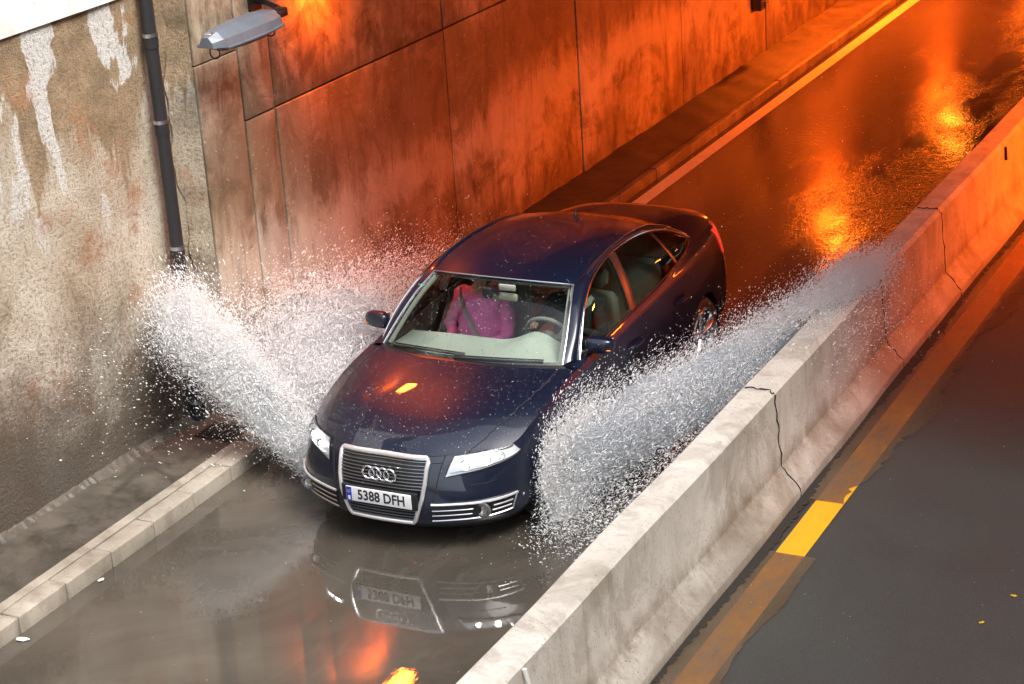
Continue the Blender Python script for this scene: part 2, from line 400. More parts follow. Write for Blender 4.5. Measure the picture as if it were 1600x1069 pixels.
# painted edge line under the running water, and the yellow line of the other carriageway
struct(sheet(-1.52, -1.36, 1.5, ZF, .004, 2, 2), 'edge_line', M['white_line'])
struct(sheet(2.595, 2.80, -14, ZF, .004, 2, 2), 'yellow_line', M['yellow_line'])
def puddle(y0, y1, x0, xf, amp, name, taper=(0, 0)):
    n = int((y1 - y0) / .035); V = []; F = []
    for i in range(n + 1):
        y = y0 + (y1 - y0) * i / n
        w = xf(y) + amp * (math.sin(y * 2.3) * .5 + math.sin(y * 5.7 + 1) * .3 + math.sin(y * 13.1) * .2 + ((y * 2.1) % 1) * .5)
        V += [(x0, y, .008), ((x0 + w) / 2, y, .008), (w, y, .008)]
        if i: k = 3 * i; F += [(k - 3, k - 2, k + 1, k), (k - 2, k - 1, k + 2, k + 1)]
    return tag(mesh_obj(name, V, F, M['film'], smooth=True), kind='structure')
puddle(-8, .80, 2.44, lambda y: 2.86, .05, 'shallow_water')
puddle(1.66, ZF, 2.44, lambda y: 2.80 + .02 * min(y, 6), .12, 'shallow_water')
# dirt washed against the foot of the barrier
V = []; F = []; N = 900
for i in range(N):
    y = -6 + 26 * i / N; w = .035 + .025 * math.sin(y * 1.7) + random.uniform(0, .035)
    V += [(2.484, y, .028), (2.484 + w, y, .0105)]
    if i: k = 2 * i; F.append((k - 2, k - 1, k + 1, k))
tag(mesh_obj('dirt', V, F, M['joint'], smooth=False), 'dark wet dirt washed against the foot of the concrete barrier', 'dirt', kind='stuff')

# ---- stucco wall
def wall_sheet(x, y0, y1, z0, z1, amp, dy=.05):
    ny = int((y1 - y0) / dy); nz = int((z1 - z0) / dy)
    G = [[(x + amp * (math.sin(y * 1.9 + z * 1.1) + .6 * math.sin(y * 4.3 - z * 3.1) + .3 * math.sin(z * 9 + y * 7)), y, z) for z in np.linspace(z0, z1, nz)] for y in np.linspace(y0, y1, ny)]
    v, f = grid_mesh(G); return v, f
mb = MB(); v, f = wall_sheet(-2.56, -9, 1.75, -.05, 3.56, .010); mb.add(v, f); mb.box(-3.2, -2.62, -9, 1.75, -.05, 3.50)
w1 = mb.build('stucco_wall', M['stucco'])
tag(w1, 'rough brown and cream stucco wall, stained and dirty below, left of the drainpipe', 'wall')
mb = MB(); mb.box(-3.4, -2.535, -9, 1.9, 3.56, 5.2)
tag(mb.build('plaster_wall', M['plaster'], smooth=False), 'smooth white plaster band above the brown stucco wall', 'wall')
# ragged mortar toe
V = []; F = []; N = 260
for i in range(N):
    y = -6 + 7.3 * i / (N - 1); w = .065 + .02 * math.sin(y * 2.2) + random.uniform(-.012, .012); h = .05 + .015 * math.sin(y * 3.7) + random.uniform(-.008, .008)
    V += [(-2.575, y, .11 + h), (-2.575 + w * .55, y, .115 + h * .55), (-2.565 + w, y, .10)]
    if i: k = 3 * i; F += [(k - 3, k - 2, k + 1, k), (k - 2, k - 1, k + 2, k + 1)]
mesh_obj('mortar_toe', V, F, M['path'], w1, smooth=False)
# ---- panelled concrete wall
w2 = empty('concrete_wall', (-2.38, 1.68, 0)); tag(w2, 'tall stained concrete panel wall glowing orange behind the car', 'wall')
def lp(mb, org):  # shift into the parent's frame
    mb.v = [(a - org[0], b - org[1], c - org[2]) for a, b, c in mb.v]; return mb
OW = (-2.38, 1.68, 0)
ys = [1.68, 2.28, 2.73] + [2.73 + 2.92 * k for k in range(1, 20)]
for i in range(len(ys) - 1):
    a, b = ys[i], ys[i + 1]
    rows = [(-.05, 2.31), (2.325, 4.2)] if b > 2 else [(-.05, 4.2)]
    if i == 0: rows = [(-.05, 2.90), (2.91, 4.2)]
    for (z0, z1) in rows:
        off = random.uniform(-.006, .006)
        lp(MB().box(-2.72, -2.38 + off, a + .013, b - .013, z0, z1, bev=.008), OW).build('panel', M['panel'], w2)
lp(MB().box(-2.7, -2.41, 1.70, ys[-1], -.05, 4.2), OW).build('backing', M['joint'], w2, smooth=False)
# rough edge where render meets the panels
V = []; F = []; N = 170
for i in range(N):
    z = -.02 + 3.57 * i / (N - 1); w = .05 + .022 * math.sin(z * 3.3) + .012 * math.sin(z * 9.1 + 1) + .006 * math.sin(z * 23)
    V += [(-2.555, 1.66 - w * 2.0, z), (-2.51 + .012 * math.sin(z * 7), 1.655 - w * .7, z), (-2.385, 1.672, z)]
    if i: k = 3 * i; F += [(k - 3, k - 2, k + 1, k), (k - 2, k - 1, k + 2, k + 1)]
mesh_obj('render_edge', V, F, M['stucco'], w1)
# small black box low on the wall far up the ramp
b = empty('junction_box', (-2.37, 14.0, .80)); tag(b, 'small black box on the orange wall at the far top of the picture', 'junction box')
lp(MB().box(-2.37, -2.24, 13.85, 14.15, .72, 1.15, bev=.02), (-2.37, 14.0, .8)).build('case', M['black'], b)
lp(MB().box(-2.238, -2.22, 14.0, 14.1, .74, .82), (-2.37, 14.0, .8)).build('cover_plate', M['satin'], b)
# right-hand retaining wall and the deck over the ramp
tag(MB().box(6.6, 7.2, -6, ZF, -.05, 2.6).build('retaining_wall', M['panel'], smooth=False), 'concrete retaining wall beyond the right carriageway, outside the frame', 'wall')
tag(MB().box(-6, 12, 3.0, ZF, 4.15, 5.2).box(-6, 12, 2.30, 2.998, 3.95, 5.3).build('bridge_deck', M['deck'], smooth=False), 'concrete bridge deck roofing the far part of the ramp, above the frame', 'bridge')
tag(MB().box(-6, 12, ZF, ZF + .5, -.1, 5).build('end_wall', M['deck'], smooth=False), 'dark end of the underpass far beyond the frame', 'wall')
def block(name, x0, x1, y0, y1, z0, z1, label):  # unseen building-shaped mass, added to keep low skylight out of the underpass
    r = empty(name, ((x0 + x1) / 2, (y0 + y1) / 2, z0)); tag(r, label, 'light blocker'); O_ = tuple(r.location)
    lp(MB().box(x0, x1, y0, y1, z0, z1), O_).build('wall', M['blocker'], r, smooth=False)
    lp(MB().box(x0 - .3, x1 + .3, y0 - .3, y1 + .3, z1 + .001, z1 + .4), O_).build('roof', M['deck'], r, smooth=False)
    fx = x1 if x1 < 0 else x0
    for k in range(int((z1 - z0) / 3.1)):
        for j in range(int((y1 - y0) / 3.5)):
            yy = y0 + 1.2 + 3.5 * j; zz = z0 + .9 + 3.1 * k
            if abs(x1 - x0) < abs(y1 - y0): lp(MB().box(fx - .04, fx + .04, yy, yy + 1.3, zz, zz + 1.5, bev=.02), O_).build('window', M['black'], r, smooth=False)
    return r
block('sky_blocker', -19, -9, -24, 30, 3.5, 17, 'unseen building-shaped block added left of the ramp to hold back low sky light')
block('sky_blocker', 13, 22, -24, 30, 3.5, 16, 'unseen building-shaped block added right of the ramp to hold back low sky light')
# ---- barrier
prof = [(1.86, -.10), (1.86, .09), (1.99, .32), (2.055, .80), (2.085, .83), (2.275, .835), (2.312, .805), (2.345, .262), (2.352, .245), (2.478, .095), (2.486, .08), (2.488, -.03)]
def wob(y): return .006 * math.sin(y * .9) + .004 * math.sin(y * 2.7)
mb = MB(); YS = np.arange(-9, 60, .12); cross = []
for y in YS: cross.append([(x + wob(y), y, z + .003 * math.sin(y * 3 + x * 5)) for x, z in prof])
v, f = grid_mesh(cross); mb.add(v, [q for q in f])
bar = mb.build('concrete_barrier', M['barrier']); tag(bar, 'pale concrete barrier dividing the two carriageways, cracked on its right face', 'barrier')
def crack(y0, amp, seed, w=.004):
    r = random.Random(seed); P = []
    keys = [(2.10, .834), (2.275, .836), (2.316, .795), (2.331, .52), (2.349, .248), (2.482, .092), (2.489, .01)]
    for i in range(len(keys) - 1):
        for k in range(6):
            u = k / 6; x = keys[i][0] * (1 - u) + keys[i + 1][0] * u; z = keys[i][1] * (1 - u) + keys[i + 1][1] * u
            P.append((x + wob(y0) - .001, y0 + amp * (1 - z) * .5 + r.uniform(-.018, .018), z))
    P.append((2.487, y0 + amp * .5, 0))
    MB().tube(P, [w * r.uniform(.5, 1.5) for _ in P], 5).build('crack', M['crack'], bar)
crack(1.60, .10, 1, .006); crack(4.15, .15, 5, .005); crack(5.95, .12, 9, .005); crack(-6.2, 0, 3); crack(10.2, .1, 4); crack(14.6, .1, 8)
MB().tube([(2.325, -2.41, .80), (2.345, -2.40, .68)], .013, 10).build('pin', M['white_bit'], bar)
MB().tube([(2.325, 8.17, .79), (2.335, 8.17, .66)], .016, 8).build('pin', M['black'], bar)
# ---- drainpipe
dp = empty('drainpipe', (-2.47, 1.31, 0)); tag(dp, 'black vertical drainpipe with bright clamps fixed to the stucco wall', 'drainpipe')
O = (-2.47, 1.31, 0)
for z0, z1 in [(.10, .262), (.262, 1.56), (1.56, 2.57), (2.57, 3.24), (3.24, 5.2)]:
    lp(MB().tube([(-2.47, 1.31, z0 + .004), (-2.47, 1.31, z1 - .004)], .052, 24), O).build('pipe_section', M['pipe'], dp)
for z in (.262, 1.56, 2.57, 3.24):
    lp(MB().lathe([(-.014, .050), (-.014, .060), (.014, .060), (.014, .050)], 24, 'z', (-2.47, 1.31, z)), O).build('clamp', M['satin'], dp)
    lp(MB().lathe([(-.10, .0525), (-.098, .0575), (-.02, .0575), (-.018, .0525)], 24, 'z', (-2.47, 1.31, z)), O).build('socket', M['pipe'], dp)
# ---- gully grate
g = empty('drain_grate', (-2.12, 1.12, .11)); tag(g, 'dark square drain grate in the pavement at the foot of the drainpipe', 'drain grate')
O = (-2.12, 1.12, .11)
lp(MB().box(-2.29, -1.96, .98, 1.27, .112, .120), O).build('frame', M['iron'], g, smooth=False)
mb = MB()
for k in range(9): mb.box(-2.275 + k * .035, -2.255 + k * .035, 1.0, 1.25, .1205, .128)
lp(mb, O).build('bars', M['iron'], g, smooth=False)
# ---- bits of litter and leaves
def leaf(x, y, z, s, rz, label, mat, name='leaf', cat='leaf'):
    bm = bmesh.new(); n = 10; vs = [bm.verts.new((s * math.cos(2 * math.pi * k / n) * (1 + .2 * math.cos(3 * k)), .55 * s * math.sin(2 * math.pi * k / n), .004 + .003 * math.sin(k * 2.1))) for k in range(n)]
    bm.faces.new(vs); r = bmesh.ops.extrude_face_region(bm, geom=bm.faces[:]); [setattr(q, 'co', q.co + Vector((0, 0, .003))) for q in r['geom'] if isinstance(q, bmesh.types.BMVert)]
    o = MB().bm(bm).build(name, mat, smooth=False); o.location = (x, y, z); o.rotation_euler = (0, 0, rz); tag(o, label, cat); return o
leaf(-1.60, -2.0, .004, .045, .3, 'pale scrap on the water just off the kerb in the bottom left corner', M['white_bit'], 'paper_scrap', 'scrap')
leaf(-1.62, -1.13, .004, .026, 1.4, 'tiny white scrap against the kerb face between two kerb joints', M['white_bit'], 'paper_scrap', 'scrap')
leaf(4.13, .31, .004, .018, .8, 'yellow leaf lowest on the dark right carriageway', M['leaf'])
leaf(4.23, .72, .004, .020, .1, 'yellow leaf by itself on the right carriageway, nearer the right edge', M['leaf'])
leaf(4.15, 2.10, .004, .022, 2.0, 'yellow leaf cut by the right edge of the picture', M['leaf'])

# ---- wall lamps
def lantern(y, lit, label, z=3.16, x=-2.02):
    r = empty('wall_lamp', (x, y, z)); tag(r, label, 'lamp', 'lamps along the left wall of the underpass')
    L = .39
    pr = [(-.15, -.02), (-.13, .05), (-.055, .115), (.055, .115), (.13, .05), (.15, -.02)]
    G = []
    for (yy, s) in ((-L - .09, .42), (-L, .80), (-.12, 1.0), (.17, 1.0), (L, .78), (L + .07, .45)):
        G.append([(a * s, yy, b_ * (s * .7 + .3) - .01) for a, b_ in pr])
    v, f = grid_mesh(G); mb = MB().add(v, f); mb.add(G[0], [tuple(range(6))]); mb.add(G[-1], [tuple(range(6))[::-1]])
    o = mb.build('housing', M['lampbody'], r, smooth=False)
    rim = MB().tube([(.14, -L, -.03), (.152, -.12, -.03), (.152, .17, -.03), (.12, L, -.03), (-.12, L, -.03), (-.152, .17, -.03), (-.152, -.12, -.03), (-.14, -L, -.03)], .013, 6, closed=True).build('rim', M['lampbody'], r)
    G = [[(a * math.cos(t), yy, -.035 - .06 * math.sin(t) * sc) for t in np.linspace(0, math.pi, 9)] for yy, a, sc in ((-L + .01, .06, .1), (-L + .07, .115, .7), (-.1, .14, 1), (.15, .14, 1), (L - .07, .11, .7), (L - .01, .06, .1))]
    v, f = grid_mesh(G); MB().add(v, f).build('glass_bowl', M['sodium' if lit else 'lampoff'], r)
    for s, yy in ((-1, -L - .02), (1, L - .04)):
        MB().box(-.03, .03, yy - .045, yy + .045, .045, .085, bev=.008).build('clip', M['satin'], r)
        MB().tube([(.02 + .045 * math.sin(a), yy, -.07 - .045 * math.cos(a)) for a in np.linspace(0, 2 * math.pi, 14)[:-1]], .006, 6, closed=True).build('clip_loop', M['black'], r)
    MB().tube([(0, L + .10, .04), (-.05, L + .22, .05), (-.22, L + .30, .07), (-.34, L + .32, .08)], .022, 8).box(-.37, -.33, L + .24, L + .40, .0, .18).build('bracket', M['black'], r)
    MB().box(-.05, .05, L + .04, L + .20, .0, .07, bev=.012).build('end_box', M['black'], r)
    if lit:
        ld = bpy.data.lights.new('lamp_glow', 'AREA'); ld.shape = 'RECTANGLE'; ld.size = .27; ld.size_y = .66; ld.spread = math.radians(136); ld.energy = LAMP_W * lit; ld.color = LCOL
        lo = bpy.data.objects.new('lamp_glow', ld); COL.objects.link(lo); lo.parent = r; lo.location = (0, 0, -.105)
    return r
LAMP_W = 108; LCOL = (1, .12, .006)
lantern(1.86, False, 'grey hinged lantern on the wall above the stucco edge, its glass unlit')
names = ['nearest', 'second', 'third', 'fourth', 'fifth', 'sixth', 'seventh']
for k, y in enumerate((3.42, 16.9, 23.0, 30, 37, 45)):
    ln = lantern(y, (.13, 1.9, 2.0, 1.8, 1.8, 1.8)[k], names[k] + ' lit orange lamp of the row on the left wall, mirrored in the wet road', 3.47 if k == 0 else 3.38, -2.14)
    if k == 0: ln.scale = (.55, .55, .55)
def right_lamp(y, label):
    r = empty('tunnel_lamp', (6.42, y, 3.3)); tag(r, label, 'lamp', 'lamps along the right wall of the underpass')
    MB().box(-.12, .12, -.35, .35, .0, .10, bev=.02).box(.10, .27, -.05, .05, .02, .08).build('housing', M['lampbody'], r)
    MB().box(-.10, .10, -.32, .32, -.03, -.001, bev=.01).build('glass_bowl', M['sodium'], r)
    ld = bpy.data.lights.new('lamp_glow', 'AREA'); ld.shape = 'RECTANGLE'; ld.size = .2; ld.size_y = .6; ld.spread = math.radians(125); ld.energy = LAMP_W * 3.6; ld.color = LCOL
    lo = bpy.data.objects.new('lamp_glow', ld); COL.objects.link(lo); lo.parent = r; lo.location = (0, 0, -.04); lo.rotation_euler = (0, math.radians(48), 0)
for k, y in enumerate((10.0, 15.5, 21, 28, 36)):
    right_lamp(y, names[k] + ' orange lamp on the wall beyond the right carriageway')

# ================================================================ THE CAR  (x across, y from the nose back, z up from its tyres)
WZ = -.045
car = empty('car', (0, 0, WZ)); tag(car, 'dark navy saloon car throwing up sheets of water on the flooded road', 'car')
def prof(*rows): return [tuple(r) for r in rows]
ST = [
 [(0, .115, .722), (0, .062, .655), (0, .026, .55), (0, .004, .45), (0, -.002, .35), (0, .012, .26), (0, .07, .20)],
 [(.34, .130, .722), (.34, .090, .655), (.34, .055, .55), (.34, .034, .45), (.34, .028, .35), (.335, .045, .26), (.32, .10, .20)],
 [(.50, .212, .730), (.505, .165, .655), (.51, .120, .55), (.51, .092, .45), (.51, .085, .35), (.50, .10, .26), (.48, .16, .20)],
 [(.68, .345, .732), (.70, .295, .655), (.71, .245, .55), (.72, .215, .45), (.72, .208, .35), (.71, .225, .26), (.67, .28, .20)],
 [(.795, .50, .733), (.820, .455, .66), (.838, .415, .56), (.848, .395, .45), (.848, .395, .35), (.838, .41, .26), (.79, .45, .20)],
 [(.838, .72, .800), (.868, .70, .735), (.888, .68, .61), (.898, .665, .48), (.898, .66, .37), (.882, .66, .27), (.83, .68, .20)],
 [(.855, 1.0, .872), (.888, 1.0, .805), (.912, 1.0, .67), (.918, 1.0, .50), (.912, 1.0, .38), (.90, 1.0, .28), (.84, 1.0, .20)],
 [(.866, 1.5, .935), (.895, 1.5, .870), (.918, 1.5, .72), (.922, 1.5, .56), (.912, 1.5, .40), (.895, 1.5, .29), (.83, 1.5, .20)],
 [(.880, 2.0, .975), (.908, 2.0, .905), (.928, 2.0, .75), (.926, 2.0, .59), (.914, 2.0, .42), (.90, 2.0, .30), (.84, 2.0, .20)],
 [(.886, 2.6, 1.012), (.914, 2.6, .94), (.930, 2.6, .77), (.927, 2.6, .60), (.914, 2.6, .42), (.90, 2.6, .30), (.84, 2.6, .20)],
 [(.868, 3.2, 1.045), (.905, 3.2, .965), (.927, 3.2, .79), (.927, 3.2, .60), (.914, 3.2, .42), (.90, 3.2, .30), (.84, 3.2, .20)],
 [(.800, 3.82, 1.078), (.865, 3.82, .995), (.912, 3.82, .80), (.922, 3.82, .61), (.912, 3.82, .43), (.90, 3.82, .30), (.83, 3.82, .21)],
 [(.738, 4.22, 1.075), (.805, 4.25, .995), (.862, 4.27, .81), (.878, 4.28, .61), (.868, 4.28, .43), (.85, 4.28, .31), (.79, 4.26, .22)],
 [(.690, 4.52, 1.068), (.745, 4.56, .985), (.785, 4.59, .81), (.80, 4.61, .61), (.795, 4.61, .43), (.775, 4.60, .31), (.72, 4.56, .23)],
 [(.56, 4.72, 1.068), (.60, 4.76, .98), (.62, 4.78, .81), (.63, 4.82, .61), (.63, 4.82, .43), (.61, 4.81, .31), (.56, 4.76, .24)],
 [(.30, 4.82, 1.075), (.31, 4.84, .98), (.32, 4.85, .81), (.32, 4.90, .61), (.32, 4.90, .43), (.31, 4.88, .31), (.30, 4.83, .25)],
 [(0, 4.85, 1.078), (0, 4.87, .98), (0, 4.88, .81), (0, 4.915, .61), (0, 4.915, .43), (0, 4.90, .31), (0, 4.85, .25)],
]
A = np.array(ST)                                   # stations x levels x 3
gh0 = A[1] * [-1, 1, 1]; gh1 = A[-2] * [-1, 1, 1]
AG = np.concatenate([gh0[None], A, gh1[None]])
kn = np.concatenate([[0], np.cumsum(np.linalg.norm(np.diff(AG[:, 3], axis=0), axis=1))])
def herm(P, t, i, u_abs):
    n = len(P)
    h = t[i + 1] - t[i]; u = (u_abs - t[i]) / h
    def tg(k):
        if k == 0: return (P[1] - P[0]) / (t[1] - t[0])
        if k == n - 1: return (P[-1] - P[-2]) / (t[-1] - t[-2])
        d0 = t[k] - t[k - 1]; d1 = t[k + 1] - t[k]
        return ((P[k] - P[k - 1]) / d0 * d1 + (P[k + 1] - P[k]) / d1 * d0) / (d0 + d1)
    return (2 * u**3 - 3 * u**2 + 1) * P[i] + (u**3 - 2 * u**2 + u) * h * tg(i) + (-2 * u**3 + 3 * u**2) * P[i + 1] + (u**3 - u**2) * h * tg(i + 1)
LT = np.arange(7.)
def body_pt(s, t, off=0.0):
    def ev(s, t):
        i = min(int(s), len(A) - 2); ua = kn[i + 1] + (s - i) * (kn[i + 2] - kn[i + 1])
        row = herm(AG, kn, i + 1, ua)
        j = min(int(t), 5); return herm(row, LT, j, t)
    p = ev(s, t)
    if off:
        e = .02; a = ev(min(s + e, len(A) - 1), t) - ev(max(s - e, 0), t); b_ = ev(s, min(t + e, 6)) - ev(s, max(t - e, 0))
        nn = np.cross(b_, a); nn /= max(np.linalg.norm(nn), 1e-9)
        c = np.array([0, 2.4, .5]);
        if np.dot(nn, p - c) < 0: nn = -nn
        p = p + nn * off
    return p
def s_at_y(y, t=3.0):       # station parameter on the flank where the skin passes y
    lo, hi = 4.0, 13.0
    for _ in range(40):
        m_ = (lo + hi) / 2
        if body_pt(m_, t)[1] < y: lo = m_
        else: hi = m_
    return (lo + hi) / 2
def patch(s0, s1, t0, t1, ns, nt_, off=0.0, sf=None):
    G = []
    for a in np.linspace(0, 1, ns):
        row = []
        for b_ in np.linspace(0, 1, nt_):
            t = t0 + (t1 - t0) * b_
            sa = s0(t) if callable(s0) else s0; sb = s1(t) if callable(s1) else s1
            row.append(body_pt(sa + (sb - sa) * a, t, off))
        G.append(row)
    return np.array(G)
def quad_patch(c, ns, nt_, off, bulge=0):   # c: four (s,t) corners inner-bottom, inner-top, outer-top, outer-bottom
    c = [np.array(q, float) for q in c]; G = []
    for a in np.linspace(0, 1, ns):
        row = []
        for b_ in np.linspace(0, 1, nt_):
            q = (c[1] * (1 - a) + c[2] * a) * (1 - b_) + (c[0] * (1 - a) + c[3] * a) * b_
            row.append(body_pt(q[0], q[1], off + bulge * (4 * a * (1 - a)) ** .5 * (4 * b_ * (1 - b_)) ** .5))
        G.append(row)
    return np.array(G)
class Pair:
    def __init__(s, v, f): s.a = MB().add(v, f); s.b = MB().add(mirx(v), [q[::-1] for q in f])
    def build(s, *k, **kw): s.b.build(*k, **kw); return s.a.build(*k, **kw)
def both(G):
    v, f = grid_mesh(G); return Pair(v, f)
def whole(G):
    v, f = grid_mesh(G); mb = MB(); mb.add(v, f); mb.add(mirx(v), [q[::-1] for q in f]); return mb
def arch(v, f, cy, cz, R):
    v = np.array(v); r = np.hypot(v[:, 1] - cy, v[:, 2] - cz); ins = (r < R) & (abs(v[:, 0]) > .5)
    f2 = [q for q in f if not all(ins[list(q)])]
    for i in np.where(ins)[0]:
        k = R / max(r[i], 1e-6)
        if r[i] > R * .80: v[i, 1] = cy + (v[i, 1] - cy) * k; v[i, 2] = cz + (v[i, 2] - cz) * k
    return v, f2
def cut(G):
    v, f = grid_mesh(G)
    for cy in (.98, 3.815): v, f = arch(v, f, cy, .335, .352)
    used = sorted({i for q in f for i in q}); mp = {a: b_ for b_, a in enumerate(used)}
    v = v[used]; f = [tuple(mp[i] for i in q) for q in f]
    return Pair(v, f)
y_d0, y_d1, y_d2 = 1.50, 2.53, 3.47
sd0, sd1 = s_at_y(y_d0), s_at_y(y_d1)
sd2 = lambda t: s_at_y(3.50 if t < 1.6 else 3.50 - .10 * min(1, (t - 1.6) / 2), t)
gp = .012
cut(patch(4.72, sd0 - gp, 0, 6, 70, 60)).build('wing', M['paint'], car)
patch_b = patch(0, 4.70, 0, 6, 150, 60)
whole(patch_b).build('front_bumper', M['paint'], car)
both(patch(sd0 - gp, s_at_y(3.5) + gp, 5.0, 6, 60, 10)).build('sill', M['paint'], car)
for sx in (1, -1):
    for nm, a, b_ in (('door', sd0, sd1 - gp), ('door', sd1, sd2)):
        G = patch(a, b_, 0.0, 4.97, 50, 44); v, f = grid_mesh(G)
        mb = MB(); mb.add(v if sx > 0 else mirx(v), f); d = mb.build(nm, M['paint'], car)
        # handle
        yh = 2.36 if a == sd0 else 3.28
        sa, sb = s_at_y(yh - .11, 1.75), s_at_y(yh + .11, 1.75)
        P = [body_pt(sa + (sb - sa) * u, 1.78, .006 + .034 * math.sin(math.pi * u) ** .5) for u in np.linspace(0, 1, 12)]
        P = [(q[0] * sx, q[1], q[2]) for q in P]
        MB().tube(P, [.010] + [.016] * 10 + [.010], 10).build('handle', M['paint'], d)
        P = [body_pt((a if not callable(a) else 0) * 1.0 + (((b_(4.2) if callable(b_) else b_)) - a) * u, 4.2, .010) for u in np.linspace(.01, .99, 30)]
        MB().tube([(q[0] * sx, q[1], q[2]) for q in P], .018, 8, flat=.6).build('rubbing_strip', M['paint'], d)
cut(patch(sd2, 12.4, 0, 6, 70, 60)).build('rear_wing', M['paint'], car)
whole(patch(12.41, 16, 0, 6, 100, 50)).build('rear_bumper', M['paint'], car)
# dark inner shell behind the shut lines, floor and arches
cut(patch(4.0, 12.6, .12, 6, 120, 40, -.025)).build('inner_shell', M['black'], car)
MB().box(-.60, .60, .75, 4.4, .21, .23).box(-.42, .42, .30, .748, .225, .24).build('floor_pan', M['black'], car)
for cy in (.98, 3.815):
    for sx in (1, -1):
        mb = MB(); k = len(mb.v); n = 28
        for i in range(n + 1):
            a = -.35 + (math.pi + .7) * i / n
            for xx in (.905, .60): mb.v.append((xx * sx, cy + .350 * math.cos(a), .335 + .350 * math.sin(a)))
        mb.v.append((.60 * sx, cy, .30)); c = len(mb.v) - 1
        for i in range(n):
            mb.f += [(k + 2 * i, k + 2 * i + 2, k + 2 * i + 3, k + 2 * i + 1), (k + 2 * i + 1, k + 2 * i + 3, c)]; mb.m += [0, 0]
        mb.build('wheel_arch_liner', M['black'], car)

# --- top surfaces by blending four boundary curves
def coons(cu0, cu1, cv0, cv1, nu, nv, bulge=None):
    # cu0,cu1: curves along u at v=0,1 ; cv0,cv1 along v at u=0,1
    a = spline(cu0, nu); b_ = spline(cu1, nu); c = spline(cv0, nv); d = spline(cv1, nv)
    G = np.zeros((nu, nv, 3))
    for i in range(nu):
        u = i / (nu - 1)
        for j in range(nv):
            v = j / (nv - 1)
            G[i, j] = (1 - v) * a[i] + v * b_[i] + (1 - u) * c[j] + u * d[j] - ((1 - u) * (1 - v) * a[0] + u * (1 - v) * a[-1] + (1 - u) * v * b_[0] + u * v * b_[-1])
            if bulge: G[i, j] += np.array(bulge(u, v))
    return G
L0 = lambda s: body_pt(s, 0)
s_cowl = s_at_y(1.45, 0)
def refl_sym(G, nm, mat, parent=car, thick=None):
    G = np.array(G); v_ = np.linspace(0, 1, G.shape[1]); w_ = v_ * (1 - v_) ** 2
    for i in range(G.shape[0]):       # no crease where the two mirrored halves meet
        for k in (1, 2): G[i, :, k] -= (G[i, 1, k] - G[i, 0, k]) / v_[1] * w_
    v, f = grid_mesh(G); v2 = mirx(v); mb = MB(); mb.add(v, f); mb.add(v2, [q[::-1] for q in f])
    bm = bmesh.new(); me = bpy.data.meshes.new('t'); me.from_pydata(mb.v, [], mb.f); bm.from_mesh(me); bpy.data.meshes.remove(me)
    bmesh.ops.remove_doubles(bm, verts=bm.verts[:], dist=.0008)
    m2 = MB().bm(bm); return m2.build(nm, mat, parent)
hood_c = [(0, .118, .724), (0, .20, .776), (0, .38, .838), (0, .62, .892), (0, .92, .940), (0, 1.22, .972)]
front_e = [L0(s) for s in np.linspace(0, 4.0, 14)]
side_e = [L0(s) for s in np.linspace(4.0, s_cowl, 12)]
cowl_e = [(0, 1.22, .972), (.30, 1.245, .966), (.58, 1.33, .950), tuple(L0(s_cowl))]
G = coons(hood_c, side_e, front_e, cowl_e, 60, 50, lambda u, v: (0, 0, .028 * math.sin(math.pi * min(1, v * 1.0)) * min(1, u * 3.0) * (1 - u) ** .3 + .0))
# raised power creases
for i in range(60):
    for j in range(50):
        u = i / 59; v = j / 49; G[i, j, 2] += .003 * math.exp(-((v - .62 - .10 * u) / .13) ** 2) * min(1, u * 4) * min(1, (1 - u) * 4)
hood = refl_sym(G, 'bonnet', M['paint'])
HG = G
# bonnet shut lines: dark grooves
def groove(P, r=.0035, nm='shut_line', par=car, mir=True):
    if mir: MB().tube([(-p[0], p[1], p[2]) for p in P], r, 6, cap=False).build(nm, M['crack'], par)
    return MB().tube(P, r, 6, cap=False).build(nm, M['crack'], par)
jj = 43
groove([tuple(HG[i, int(jj - 11 * (1 - i / 59) ** 2.2)] + np.array([0, 0, .0005])) for i in range(0, 60, 2)], .004)
# grille side line down the bumper
groove([tuple(body_pt(1.62 - .35 * (t / 3.4), t, .0005)) for t in np.linspace(.0, 3.6, 26)], .0045)
groove([tuple(body_pt(s, .62, .0005)) for s in np.linspace(1.06, 1.56, 8)], .0035)
# deck lid
rg_base = [(0, 4.27, 1.118), (.30, 4.25, 1.114), (.60, 4.13, 1.092)]
deck_c = [(0, 4.27, 1.118), (0, 4.5, 1.122), (0, 4.72, 1.115), (0, 4.85, 1.080)]
qp = s_at_y(4.02, 0)
side_d = [L0(s) for s in np.linspace(qp, 13.0, 10)]
front_d = rg_base + [tuple(L0(qp))]
rear_d = [L0(s) for s in np.linspace(16, 13.0, 12)]
refl_sym(coons(deck_c, side_d, front_d, rear_d, 30, 30, lambda u, v: (0, 0, .012 * math.sin(math.pi * u) * math.sin(math.pi * v) + .012 * u * math.sin(math.pi * min(1, v)))), 'boot_lid', M['paint'])

